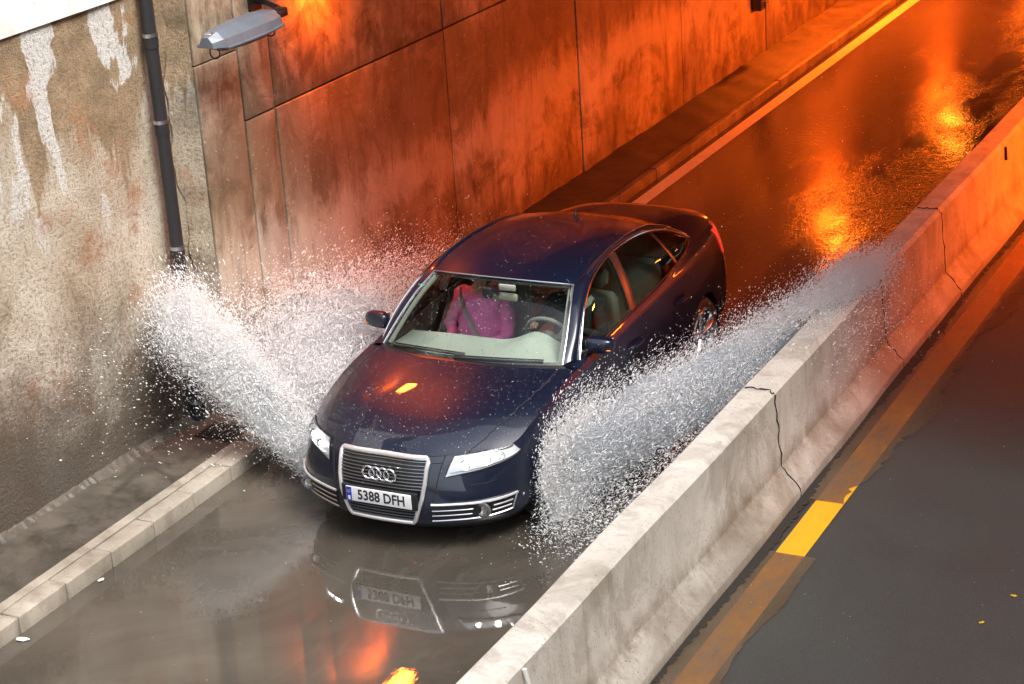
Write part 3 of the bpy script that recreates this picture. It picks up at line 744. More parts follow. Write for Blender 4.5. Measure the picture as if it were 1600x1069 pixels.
# --- greenhouse
ws_side = [(.752, 1.44, .948), (.715, 1.60, 1.075), (.655, 1.82, 1.235), (.592, 2.03, 1.350)]
ws_base = [(0, 1.255, .976), (.30, 1.275, .972), (.56, 1.345, .962), (.70, 1.41, .953), (.752, 1.44, .948)]
ws_top = [(0, 1.905, 1.392), (.30, 1.93, 1.385), (.50, 1.985, 1.366), (.592, 2.03, 1.350)]
ws_c = [(0, 1.255, .976), (0, 1.47, 1.135), (0, 1.69, 1.275), (0, 1.905, 1.392)]
roof_c = [(0, 1.905, 1.394), (0, 2.15, 1.432), (0, 2.5, 1.456), (0, 2.85, 1.458), (0, 3.2, 1.444), (0, 3.44, 1.416)]
roof_s = [(.592, 2.03, 1.352), (.600, 2.22, 1.392), (.592, 2.5, 1.425), (.580, 2.85, 1.432), (.562, 3.2, 1.408), (.54, 3.50, 1.362)]
rg_top = [(0, 3.44, 1.416), (.3, 3.45, 1.404), (.54, 3.50, 1.362)]
rg_side = [(.54, 3.50, 1.362), (.565, 3.75, 1.275), (.585, 3.95, 1.185), (.60, 4.13, 1.092)]
rg_c = [(0, 3.44, 1.416), (0, 3.72, 1.335), (0, 4.0, 1.225), (0, 4.27, 1.118)]
WG = coons(ws_c, ws_side, ws_base, ws_top, 24, 24)
refl_sym(WG, 'windscreen', M['glass'])
refl_sym(coons(roof_c, roof_s, ws_top, rg_top, 40, 24, lambda u, v: (0, 0, .006 * math.sin(math.pi * v))), 'roof', M['paint'])
refl_sym(coons(rg_c, rg_side, rg_top, rg_base, 20, 20, lambda u, v: (0, 0, .01 * math.sin(math.pi * u))), 'rear_window', M['sideglass'])
# thin bright edge round the windscreen and black border band
edge = spline(ws_base[::-1], 20).tolist()[::-1]
full = [(-a, b_, c) for a, b_, c in spline(ws_side, 14)[::-1].tolist()]
top = spline(ws_top, 14).tolist(); topm = [(-a, b_, c) for a, b_, c in top[::-1]]
MB().tube([(x, y - .002, z + .004) for x, y, z in ([(-a, b_, c) for a, b_, c in spline(ws_side, 14).tolist()] + topm[1:] + top[1:] + spline(ws_side, 14)[::-1].tolist()[1:])], .0055, 6).build('windscreen_trim', M['satin'], car)
def band(G, w, nm):   # frit border just inside the glass
    n, m_ = G.shape[:2]; a = G[:, -1]; mb = MB()
    inn = G[:, -1 - w]
    k = [np.array([a[i], inn[i]]) for i in range(n)]
    v, f = grid_mesh(np.array(k)); v = v - [0, -.006, .008]; mb.add(v, f); mb.add(mirx(v), [q[::-1] for q in f])
    for row, row2 in ((G[-1], G[-2]), (G[0], G[1])):
        v, f = grid_mesh(np.array([row, row2])); v = v - [0, -.006, .008]; mb.add(v, f); mb.add(mirx(v), [q[::-1] for q in f])
    return mb.build(nm, M['black'], car)
band(WG, 1, 'windscreen_border')
# side window outline
dlo_top = [(.822, 1.57, .950), (.782, 1.72, 1.105), (.722, 1.93, 1.258), (.676, 2.15, 1.352), (.645, 2.40, 1.396), (.630, 2.68, 1.411), (.622, 2.98, 1.402), (.622, 3.28, 1.364), (.632, 3.60, 1.286), (.655, 3.85, 1.192), (.695, 4.04, 1.092)]
dlo_bot = [(.822, 1.57, .950), (.845, 1.85, .972), (.857, 2.20, .997), (.860, 2.60, 1.022), (.850, 3.0, 1.043), (.825, 3.45, 1.066), (.775, 3.80, 1.082), (.695, 4.04, 1.092)]
def by_y(P, y):
    S_ = spline(P, 200); i = np.searchsorted(S_[:, 1], y); i = min(max(i, 1), 199)
    a, b_ = S_[i - 1], S_[i]; u = (y - a[1]) / (b_[1] - a[1]); return a + (b_ - a) * min(max(u, 0), 1)
def side_pt(ut, ub, v, off=0):   # v 0 bottom .. 1 top ; ut, ub are y on top / bottom curve
    a = by_y(dlo_bot, ub); b_ = by_y(dlo_top, ut); p = a + (b_ - a) * v
    p = p + np.array([.018 * math.sin(math.pi * v) + off, 0, off * .3]); return p
def side_glass(y0b, y0t, y1b, y1t, nm):
    for sx in (1, -1):
        G = np.array([[side_pt(y0t + (y1t - y0t) * u, y0b + (y1b - y0b) * u, v) * [sx, 1, 1] for v in np.linspace(0, 1, 10)] for u in np.linspace(0, 1, 26)])
        v, f = grid_mesh(G); MB().add(v, f).build(nm, M['sideglass'], car)
side_glass(1.60, 1.60, 2.44, 2.58, 'front_side_window'); side_glass(2.56, 2.70, 3.45, 3.37, 'rear_side_window'); side_glass(3.49, 3.42, 4.02, 4.02, 'quarter_window')
for (b0, t0, b1, t1, nm) in ((2.44, 2.58, 2.56, 2.70, 'door_pillar'), (3.445, 3.365, 3.495, 3.425, 'rear_pillar')):
    for sx in (1, -1):
        mb = MB()
        G = np.array([[side_pt(t0 + (t1 - t0) * u, b0 + (b1 - b0) * u, v, .006 * math.sin(math.pi * u) + .002) * [sx, 1, 1] for v in np.linspace(0, 1, 12)] for u in np.linspace(0, 1, 5)])
        v, f = grid_mesh(G); mb.add(v, f)
        mb.build(nm, M['black'], car)
T_ = spline(dlo_top, 70); B_ = spline(dlo_bot, 60)
# painted frame between windscreen edge / roof / rear window edge and the side windows
inner = np.concatenate([spline(ws_side, 24)[:-1], spline(roof_s, 30)[:-1], spline(rg_side, 20)])
def resample(P, n, key):
    d = np.concatenate([[0], np.cumsum(np.linalg.norm(np.diff(P, axis=0), axis=1))]); return np.array([[np.interp(q, d / d[-1], P[:, k]) for k in range(3)] for q in key])
key = np.linspace(0, 1, 90)
I_ = resample(inner, 90, key); O_ = resample(spline(dlo_top, 200), 90, key)
G = np.array([[I_[i] * (1 - w) + O_[i] * w + np.array([.35, 0, .55]) * .030 * math.sin(math.pi * w) for w in np.linspace(0, 1, 8)] for i in range(90)])
both(G).build('pillar_frame', M['paint'], car)
FR = G
groove([tuple(FR[i, 3] + np.array([.0, 0, .002])) for i in range(26, 80, 2)], .005, 'roof_joint')
MB().tube([tuple(FR[i, 2] + np.array([.0, 0, .004])) for i in range(58, 82, 1)], .004, 6).build('roof_strip', M['satin'], car)
# shelf between window foot and shoulder, from windscreen corner to boot
ysB = np.linspace(1.44, 4.04, 60)
sb_ = [L0(s_at_y(y, 0)) for y in ysB]
def foot(y):
    if y < 1.57: u = (y - 1.44) / .13; return np.array(ws_side[0]) * (1 - u) + np.array(dlo_bot[0]) * u
    return by_y(dlo_bot, y)
G = np.array([[foot(y) * (1 - w) + sb_[i] * w + np.array([.25, 0, .5]) * .014 * math.sin(math.pi * w) for w in np.linspace(0, 1, 6)] for i, y in enumerate(ysB)])
both(G).build('shoulder', M['paint'], car)
G = np.array([[np.array(p) * (1 - w) + np.array(q) * w for w in np.linspace(0, 1, 5)] for p, q in zip(spline([(.60, 4.13, 1.092), (.65, 4.10, 1.092), (.70, 4.06, 1.091)], 8), spline([(.60, 4.13, 1.092), (.67, 4.09, 1.09), (.745, 4.05, 1.085)], 8))])
# cowl between bonnet and glass
G = coons([(0, 1.215, .966), (.30, 1.24, .960), (.58, 1.325, .945), (.80, 1.43, .925)], [(0, 1.262, .974), (.30, 1.282, .970), (.56, 1.352, .960), (.755, 1.445, .946)], [(0, 1.215, .966), (0, 1.262, .974)], [(.80, 1.43, .925), (.755, 1.445, .946)], 24, 4)
whole(G).build('cowl', M['black'], car)
for sx, nm in ((1, 0), (-1, 0)):
    tr = [tuple(p * [sx, 1, 1] + np.array([.006 * sx, 0, .004])) for p in T_] + [tuple(p * [sx, 1, 1] + np.array([.004 * sx, 0, .004])) for p in B_[::-1][1:-1]]
    MB().tube(tr, .0075, 8, closed=True).build('window_trim', M['chrome'], car)
    # dark seal just inside the trim
    MB().tube([(p[0] - .006 * sx, p[1], p[2] - .012) for p in tr[:70]], .011, 6).build('window_seal', M['black'], car)
# door cut lines above the shoulder come from the panel gaps; wipers
for P in ([(-.62, 1.38, .975), (-.30, 1.325, .990), (.02, 1.30, .994)], [(-.05, 1.262, .985), (.30, 1.30, .990), (.62, 1.395, .975)]):
    MB().tube(spline(P, 14), .009, 6).tube(spline([(a, b_ + .012, c + .012) for a, b_, c in P], 14), .006, 6).build('wiper', M['black'], car)
# antenna
MB().lathe([(0, .022), (.012, .020), (.028, .010), (.036, 0.001)], 16, 'z', (0, 3.36, 1.435)).tube([(0, 3.36, 1.455), (0, 3.41, 1.49)], .006, 8).build('antenna', M['black'], car)

# --- front: grille, badge, plate
def fy(x, z):    # nose surface y at given x, z (front only)
    t = np.interp(z, [.20, .26, .35, .45, .55, .655, .722], [6, 5, 4, 3, 2, 1, 0]); s = np.interp(abs(x), [0, .34, .505], [0, 1, 2])
    return body_pt(s, t)[1]
gp_ = [(-.345, .700), (-.330, .722), (.330, .722), (.345, .700), (.338, .55), (.318, .44), (.262, .285), (.245, .262), (-.245, .262), (-.262, .285), (-.318, .44), (-.338, .55)]
def gpath(pts, off):
    out = []
    P = pts + [pts[0]]
    for i in range(len(P) - 1):
        for u in np.linspace(0, 1, 7)[:-1]:
            x = P[i][0] * (1 - u) + P[i + 1][0] * u; z = P[i][1] * (1 - u) + P[i + 1][1] * u; out.append((x, fy(x, z) - off, z))
    return out
def half_w(z): return float(np.interp(z, [.262, .285, .44, .55, .70, .722], [.245, .262, .318, .338, .345, .330]))
gr = MB()
zz = np.linspace(.264, .720, 24)
G = [[(half_w(z) * u, fy(half_w(z) * u, z) - .004, z) for z in zz] for u in np.linspace(-1, 1, 30)]
v, f = grid_mesh(G); grille = MB().add(v, f).build('grille', M['black'], car)
def rail(z, r, mat, nm, w=None, off=.014, flat=.55):
    w = w or half_w(z) - .008
    MB().tube([(x, fy(x, z) - off, z) for x in np.linspace(-w, w, 24)], r, 8, flat=flat).build(nm, mat, grille)
for k in range(9): rail(.692 - .0225 * k, .0075, M['satin'], 'slat')
for k in range(4): rail(.355 - .023 * k, .006, M['grey'], 'slat')
rail(.372, .006, M['satin'], 'slat')
MB().tube(gpath(gp_, .014), .016, 10, closed=True).build('grille_frame', M['bright'], grille)
rail(.707, .014, M['chrome'], 'top_strip', half_w(.70) - .01)
# badge of four linked rings
mb = MB()
for k in range(4):
    cx = (-1.5 + k) * .0575
    mb.tube([(cx + .046 * math.cos(a), fy(cx, .60) - .036 - .003 * (k % 2) - .09 * (.046 * math.sin(a)) * 0, .600 + .046 * math.sin(a)) for a in np.linspace(0, 2 * math.pi, 33)[:-1]], .0072, 8, closed=True)
mb.build('badge', M['chrome'], grille)
# plate
yp = fy(0, .43) - .030
MB().box(-.300, .300, yp + .004, yp + .03, .372, .500, bev=.006).build('plate_holder', M['black'], grille)
pl = MB().box(-.260, .260, yp - .004, yp + .0035, .379, .489, bev=.003).build('number_plate', M['plate'], grille)
MB().box(-.256, -.216, yp - .0055, yp - .0042, .383, .485).build('blue_band', M['plateblue'], pl, smooth=False)
def text(s, size, x, z, y, mat, nm, parent, sx=1.0, ext=.0006):
    cu = bpy.data.curves.new(nm, 'FONT'); cu.body = s; cu.size = size; cu.extrude = ext; cu.align_x = 'CENTER'; cu.align_y = 'CENTER'; cu.resolution_u = 3
    cu.offset = .0022
    o = bpy.data.objects.new(nm, cu); COL.objects.link(o); bpy.context.view_layer.update()
    me = bpy.data.meshes.new_from_object(o.evaluated_get(bpy.context.evaluated_depsgraph_get())); bpy.data.objects.remove(o)
    o = bpy.data.objects.new(nm, me); me.materials.clear(); me.materials.append(mat); link(o, parent)
    o.rotation_euler = (math.pi / 2, 0, 0); o.location = (x, y, z); o.scale = (sx, 1, 1); return o
text('5388 DFH', .105, .022, .432, yp - .0052, M['ink'], 'plate_letters', pl, .86)
text('E', .034, -.236, .402, yp - .0062, M['plate'], 'country_letter', pl, 1)
MB().lathe([(0, .011), (-.001, .011), (-.001, .008), (0, .008)], 16, 'y', (-.236, yp - .0056, .452)).build('star_ring', M['leaf'], pl)
# --- headlamps
for sx in (1, -1):
    cq = [(1.70, 1.62), (1.98, .10), (4.05, .08), (4.30, .92)]
    def mk(G): 
        v, f = grid_mesh(G); return MB().add(v if sx > 0 else mirx(v), f)
    hl = mk(quad_patch(cq, 40, 16, .0035)).build('headlamp', M['reflector'], car)
    def hp(a, b_, off):
        c = [np.array(q) for q in cq]; q = (c[1] * (1 - a) + c[2] * a) * (1 - b_) + (c[0] * (1 - a) + c[3] * a) * b_
        p = body_pt(q[0], q[1], off); return (p[0] * sx, p[1], p[2])
    rim = [hp(a, 0, .006) for a in np.linspace(0, 1, 16)] + [hp(1, b_, .006) for b_ in np.linspace(0, 1, 8)[1:]] + [hp(a, 1, .006) for a in np.linspace(1, 0, 16)[1:]] + [hp(0, b_, .006) for b_ in np.linspace(1, 0, 8)[1:-1]]
    MB().tube(rim, .0045, 6, closed=True).build('lamp_seal', M['black'], hl)
    for a, b_, R in ((.22, .60, .040), (.47, .50, .048), (.70, .42, .036)):
        c = Vector(hp(a, b_, .004)); mb = MB()
        mb.lathe([(-.004, R * 1.0), (-.010, R * .95), (-.002, R * .62), (-.002, R * .6)], 24, 'y', tuple(c)); mb.build('lamp_bowl', M['chrome'], hl)
        bm = bmesh.new(); bmesh.ops.create_uvsphere(bm, u_segments=16, v_segments=10, radius=R * .62)
        for q in bm.verts: q.co = Vector((q.co.x, q.co.y * .35, q.co.z)) + c
        MB().bm(bm).build('bulb', M['bulb'] if R > .037 else M['reflector'], hl)
    for b_ in (.80,): MB().tube([hp(a, b_ + .06, .010) for a in np.linspace(.06, .92, 16)], .007, 6, flat=.6).build('light_strip', M['satin'], hl)
    MB().tube([hp(a, .03, .009) for a in np.linspace(.52, .97, 10)], .010, 6, flat=.5).build('indicator', M['grey'], hl)
    mk(quad_patch(cq, 30, 12, .014, .004)).build('lens', M['lens'], hl)
    # lower intake with bright strip, slats and fog lamp
    aq = [(1.22, 4.72), (1.22, 3.42), (4.05, 3.30), (3.85, 4.42)]
    it = mk(quad_patch(aq, 40, 12, .004)).build('air_intake', M['black'], car)
    def ip(a, b_, off):
        c = [np.array(q) for q in aq]; q = (c[1] * (1 - a) + c[2] * a) * (1 - b_) + (c[0] * (1 - a) + c[3] * a) * b_
        p = body_pt(q[0], q[1], off); return (p[0] * sx, p[1], p[2])
    MB().tube([ip(a, .0, .012) for a in np.linspace(0, 1, 30)], [.0095] * 30, 8).build('bright_strip', M['bright'], it)
    for b_ in (.36, .66): 
        MB().tube([ip(a, b_, .010) for a in np.linspace(.01, .50, 16)], .0065, 6, flat=.6).build('slat', M['satin'], it)
        MB().tube([ip(a, b_, .010) for a in np.linspace(.72, .96, 8)], .0065, 6, flat=.6).build('slat', M['satin'], it)
    MB().tube([ip(a, 1.0, .008) for a in np.linspace(0, 1, 30)] + [ip(1, b_, .008) for b_ in (.7, .4, .1)], .0055, 6).build('lip_strip', M['satin'], it)
    c = ip(.61, .52, .012)
    MB().lathe([(.006, .056), (-.012, .055), (-.014, .040), (.004, .032)], 24, 'y', c).build('fog_lamp_ring', M['grey'], it)
    MB().lathe([(-.001, .001), (-.002, .02), (-.006, .032)], 24, 'y', c).build('fog_lamp', M['chrome'], it)
    # headlamp washer cover line
    groove([tuple(np.array([sx, 1, 1]) * body_pt(s, 2.15 - .5 * max(0, (s - 3.0)) ** 2, .0005)) for s in np.linspace(2.5, 3.35, 10)], .003, 'washer_cover', car, False)
    # tail lamp
    tq = [(13.9, 2.3), (13.8, .5), (12.55, .45), (12.6, 1.9)]
    mk(quad_patch(tq, 20, 12, .006)).build('tail_lamp', M['redlens'], car)
    # mirror
    bm = bmesh.new(); bmesh.ops.create_uvsphere(bm, u_segments=28, v_segments=18, radius=1)
    for q in bm.verts:
        x, y, z = q.co; e = 2.0 / 3.2
        f_ = lambda t: math.copysign(abs(t) ** e, t)
        q.co = Vector((f_(x) * .108, f_(y) * .062 * (1.0 if y < 0 else .75), f_(z) * .062 * (1 - .15 * x)))
        q.co.y += .02 * x
        q.co = Vector((sx * (q.co.x + .945), q.co.y + 1.70, q.co.z + 1.035))
    mr = MB().bm(bm).build('door_mirror', M['paint'], car)
    MB().tube([(sx * .83, 1.66, .985), (sx * .87, 1.68, .99), (sx * .92, 1.69, 1.0)], [.022, .018, .020], 8).build('mirror_arm', M['black'], mr)
    MB().box(sx * .945 - .085, sx * .945 + .085, 1.742, 1.752, .99, 1.08, bev=.004).build('mirror_glass', M['chrome'], mr)
    MB().tube([(sx * .86, 1.640, 1.01), (sx * 1.04, 1.66, 1.012)], .006, 6).build('mirror_lamp', M['amber'], mr)
# --- wheels
def wheel(cx, cy, sx):
    w = empty('wheel', (cx * sx, cy, .325)); w.parent = car
    prof_ = [(-.10, .235), (-.105, .275), (-.095, .305), (-.07, .322), (0, .327), (.07, .322), (.095, .305), (.105, .275), (.10, .235)]
    MB().lathe(prof_, 56).build('tyre', M['rubber'], w)
    mb = MB().lathe([(sx * .10, .236), (sx * .108, .230), (sx * .098, .216), (sx * .02, .208), (-sx * .09, .205)], 56)
    mb.lathe([(sx * .075, .001), (sx * .082, .030), (sx * .078, .046), (sx * .055, .055)], 24)
    for k in range(5):
        a = 2 * math.pi * k / 5 + .35
        for da in (-.13, .13):
            P = [(sx * (.070 + .018 * u - .0 * u), (.04 + .178 * u) * math.cos(a + da * (.25 + .75 * u)), (.04 + .178 * u) * math.sin(a + da * (.25 + .75 * u))) for u in np.linspace(0, 1, 6)]
            mb.tube(P, [.026, .024, .022, .021, .022, .026], 8, flat=1.0)
    mb.build('rim', M['satin'], w)
    MB().lathe([(sx * .02, .02), (sx * .02, .165), (sx * .0, .17)], 40).build('brake_disc', M['grey'], w)
    return w
for sx in (1, -1): wheel(.80, .98, sx); wheel(.80, 3.815, sx)

def beads(G, n, name, up, ymax=9):
    G = np.array(G); a, b_ = G.shape[:2]; V = []; F = []
    for _ in range(n):
        u = random.random() * (a - 1.01); v = random.random() * (b_ - 1.01); i, j = int(u), int(v); u -= i; v -= j
        p = G[i, j] * (1 - u) * (1 - v) + G[i + 1, j] * u * (1 - v) + G[i, j + 1] * (1 - u) * v + G[i + 1, j + 1] * u * v
        e1 = G[i + 1, j] - G[i, j]; e2 = G[i, j + 1] - G[i, j]; nn = np.cross(e1, e2); nn /= np.linalg.norm(nn) + 1e-9
        if nn[2] < 0: nn = -nn
        s_ = random.choice((-1, 1)); r = min(.0055, .0012 + random.expovariate(1 / .0008)); t1 = np.cross(nn, [0, 1, .01]); t1 /= np.linalg.norm(t1); t2 = np.cross(nn, t1)
        k = len(V); st = random.uniform(1, 1.8)
        ring = [p + (t1 * math.cos(q) + t2 * math.sin(q) * st) * r + nn * up for q in np.linspace(0, 2 * math.pi, 7)[:-1]] + [p + (t1 * math.cos(q) + t2 * math.sin(q) * st) * r * .6 + nn * (up + r * .45) for q in np.linspace(0, 2 * math.pi, 7)[:-1]] + [p + nn * (up + r * .6)]
        V += [(q[0] * s_, q[1], q[2]) for q in ring]
        for q in range(6): F += [(k + q, k + (q + 1) % 6, k + 6 + (q + 1) % 6, k + 6 + q), (k + 6 + q, k + 6 + (q + 1) % 6, k + 12)]
    o = mesh_obj(name, V, F, M['bead'], car); o['kind'] = 'stuff'
beads(HG, 1500, 'rain_beads', .0005); beads(WG, 900, 'rain_beads', .0008)
beads(coons(roof_c, roof_s, ws_top, rg_top, 20, 12), 900, 'rain_beads', .002)
# --- cabin
mb = MB()
G = coons([(0, 1.27, .955), (.40, 1.31, .950), (.70, 1.44, .935)], [(0, 1.86, .925), (.40, 1.86, .925), (.74, 1.86, .915)], [(0, 1.27, .955), (0, 1.86, .925)], [(.70, 1.44, .935), (.74, 1.86, .915)], 30, 20)
Gl = G * [-1, 1, 1]
full = np.concatenate([Gl[::-1], G[1:]])
full[:, :, 2] += .095 * np.exp(-((full[:, :, 0] - .36) / .17) ** 2) * np.clip((full[:, :, 1] - 1.40) / .30, 0, 1) ** 1.3
full[:, :, 2] += .008 * np.sin(full[:, :, 1] * 6)
v, f = grid_mesh(full); mb.add(v, f)
back = np.array([[full[i, -1] + np.array([0, .06 * w ** .5 + .02 * w, -.42 * w]) for w in np.linspace(0, 1, 8)] for i in range(len(full))])
v, f = grid_mesh(back); mb.add(v, f)
mb.build('dashboard', M['dash'], car)
MB().box(-.17, .17, 1.875, 1.95, .60, .86, bev=.03).box(-.13, .13, 1.95, 3.0, .35, .58, bev=.04).build('centre_console', M['greycloth'], car)
# steering wheel
sc = Vector((.37, 2.02, .925)); ax = Vector((0, -.86, -.42)).normalized(); u1 = Vector((1, 0, 0)); u2 = ax.cross(u1).normalized()
ring = [sc + (u1 * math.cos(a) + u2 * math.sin(a)) * .185 for a in np.linspace(0, 2 * math.pi, 41)[:-1]]
mb = MB().tube(ring, .016, 10, closed=True)
for a in (0, math.pi, math.pi * 1.5): mb.tube([sc + ax * .02, sc + (u1 * math.cos(a) + u2 * math.sin(a)) * .18], [.03, .014], 8)
mb.tube([sc + ax * .0, sc + ax * .06, sc + ax * .3], [.06, .05, .03], 16)
mb.build('steering_wheel', M['greycloth'], car)
def seat(x, y, w=.26, tall=1):
    o = empty('seat', (x, y, .3)); o.parent = car
    def cushion(pts, rx, ry, nm, mat=M['beige']):   # rounded slab along pts
        bm = bmesh.new(); n = len(pts); rings = []
        for i, p in enumerate(pts):
            e = .62 if i in (0, n - 1) else 1; ring = []
            t = (Vector(pts[min(i + 1, n - 1)]) - Vector(pts[max(i - 1, 0)])).normalized(); nrm = Vector((1, 0, 0)).cross(t)
            for k in range(20):
                a = 2 * math.pi * k / 20; c_, s_ = math.cos(a), math.sin(a)
                ring.append(bm.verts.new(Vector(p) + Vector((1, 0, 0)) * rx[i] * math.copysign(abs(c_) ** .55, c_) + nrm * ry * e * math.copysign(abs(s_) ** .7, s_)))
            rings.append(ring)
        for i in range(n - 1):
            for k in range(20): bm.faces.new((rings[i][k], rings[i][(k + 1) % 20], rings[i + 1][(k + 1) % 20], rings[i + 1][k]))
        bm.faces.new(rings[0][::-1]); bm.faces.new(rings[-1])
        MB().bm(bm).build(nm, mat, o)
    cushion([(0, -.30, .14), (0, -.27, .15), (0, 0, .14), (0, .25, .10)], [w * .9, w, w, w * .9], .08, 'cushion')
    cushion([(0, .22, .12), (0, .26, .25), (0, .34, .50), (0, .40, .68), (0, .42, .72)], [w * .9, w, w, w * .85, w * .7], .07, 'backrest')
    cushion([(0, .43, .74), (0, .435, .78), (0, .445, .87), (0, .45, .90)], [w * .35, w * .5, w * .5, w * .35], .045, 'head_restraint')
    return o
seat(.37, 2.40); seat(-.37, 2.40)
seat(.33, 3.22, .33); seat(-.33, 3.22, .33)
both(patch(s_at_y(1.5), s_at_y(3.75), .06, 5, 40, 14, -.075)).build('door_trim', M['greycloth'], car)
# headlining and inner pillars, parcel shelf
def inset(G, d): G = G.copy(); G[:, :, 2] -= d; return G
refl_sym(inset(coons([(0, 1.97, 1.394), (0, 2.5, 1.440), (0, 3.0, 1.440), (0, 3.40, 1.405)], [(.57, 2.06, 1.350), (.58, 2.5, 1.41), (.565, 3.0, 1.41), (.53, 3.45, 1.36)], [(0, 1.97, 1.394), (.57, 2.06, 1.350)], [(0, 3.40, 1.405), (.53, 3.45, 1.36)], 20, 14), .025), 'headlining', M['dash'])
for sx in (1, -1):
    mb = MB()
    mb.tube([(sx * (a - .028), b_ + .02, c - .015) for a, b_, c in spline(ws_side, 14)], .022, 8)
    mb.build('inner_pillar', M['dash'], car); mb = MB()
    mb.tube([(sx * (side_pt(2.64, 2.50, q)[0] - .04), side_pt(2.64, 2.50, q)[1] + .01, side_pt(2.64, 2.50, q)[2]) for q in np.linspace(0, .97, 8)], .035, 8)
    mb.build('inner_pillar', M['dash'], car)
MB().box(-.62, .62, 3.62, 4.15, 1.02, 1.05).build('parcel_shelf', M['greycloth'], car, smooth=False)
# rear-view mirror on its stalk, sun visor, stickers
im = MB().box(-.01, .20, 1.845, 1.885, 1.235, 1.295, bev=.018).build('inside_mirror', M['beige'], car)
MB().tube([(.01, 1.80, 1.335), (.05, 1.84, 1.29)], [.022, .014], 10).build('mirror_stalk', M['black'], im)
MB().box(-.05, .03, 1.765, 1.800, 1.27, 1.36, bev=.012).build('sensor_pod', M['black'], car)
MB().box(.06, .20, 1.83, 1.85, 1.325, 1.375, bev=.01).build('sun_visor', M['dash'], car)
MB().box(-.665, -.60, 1.885, 1.888, 1.255, 1.285).build('sticker', M['green'], car, smooth=False)

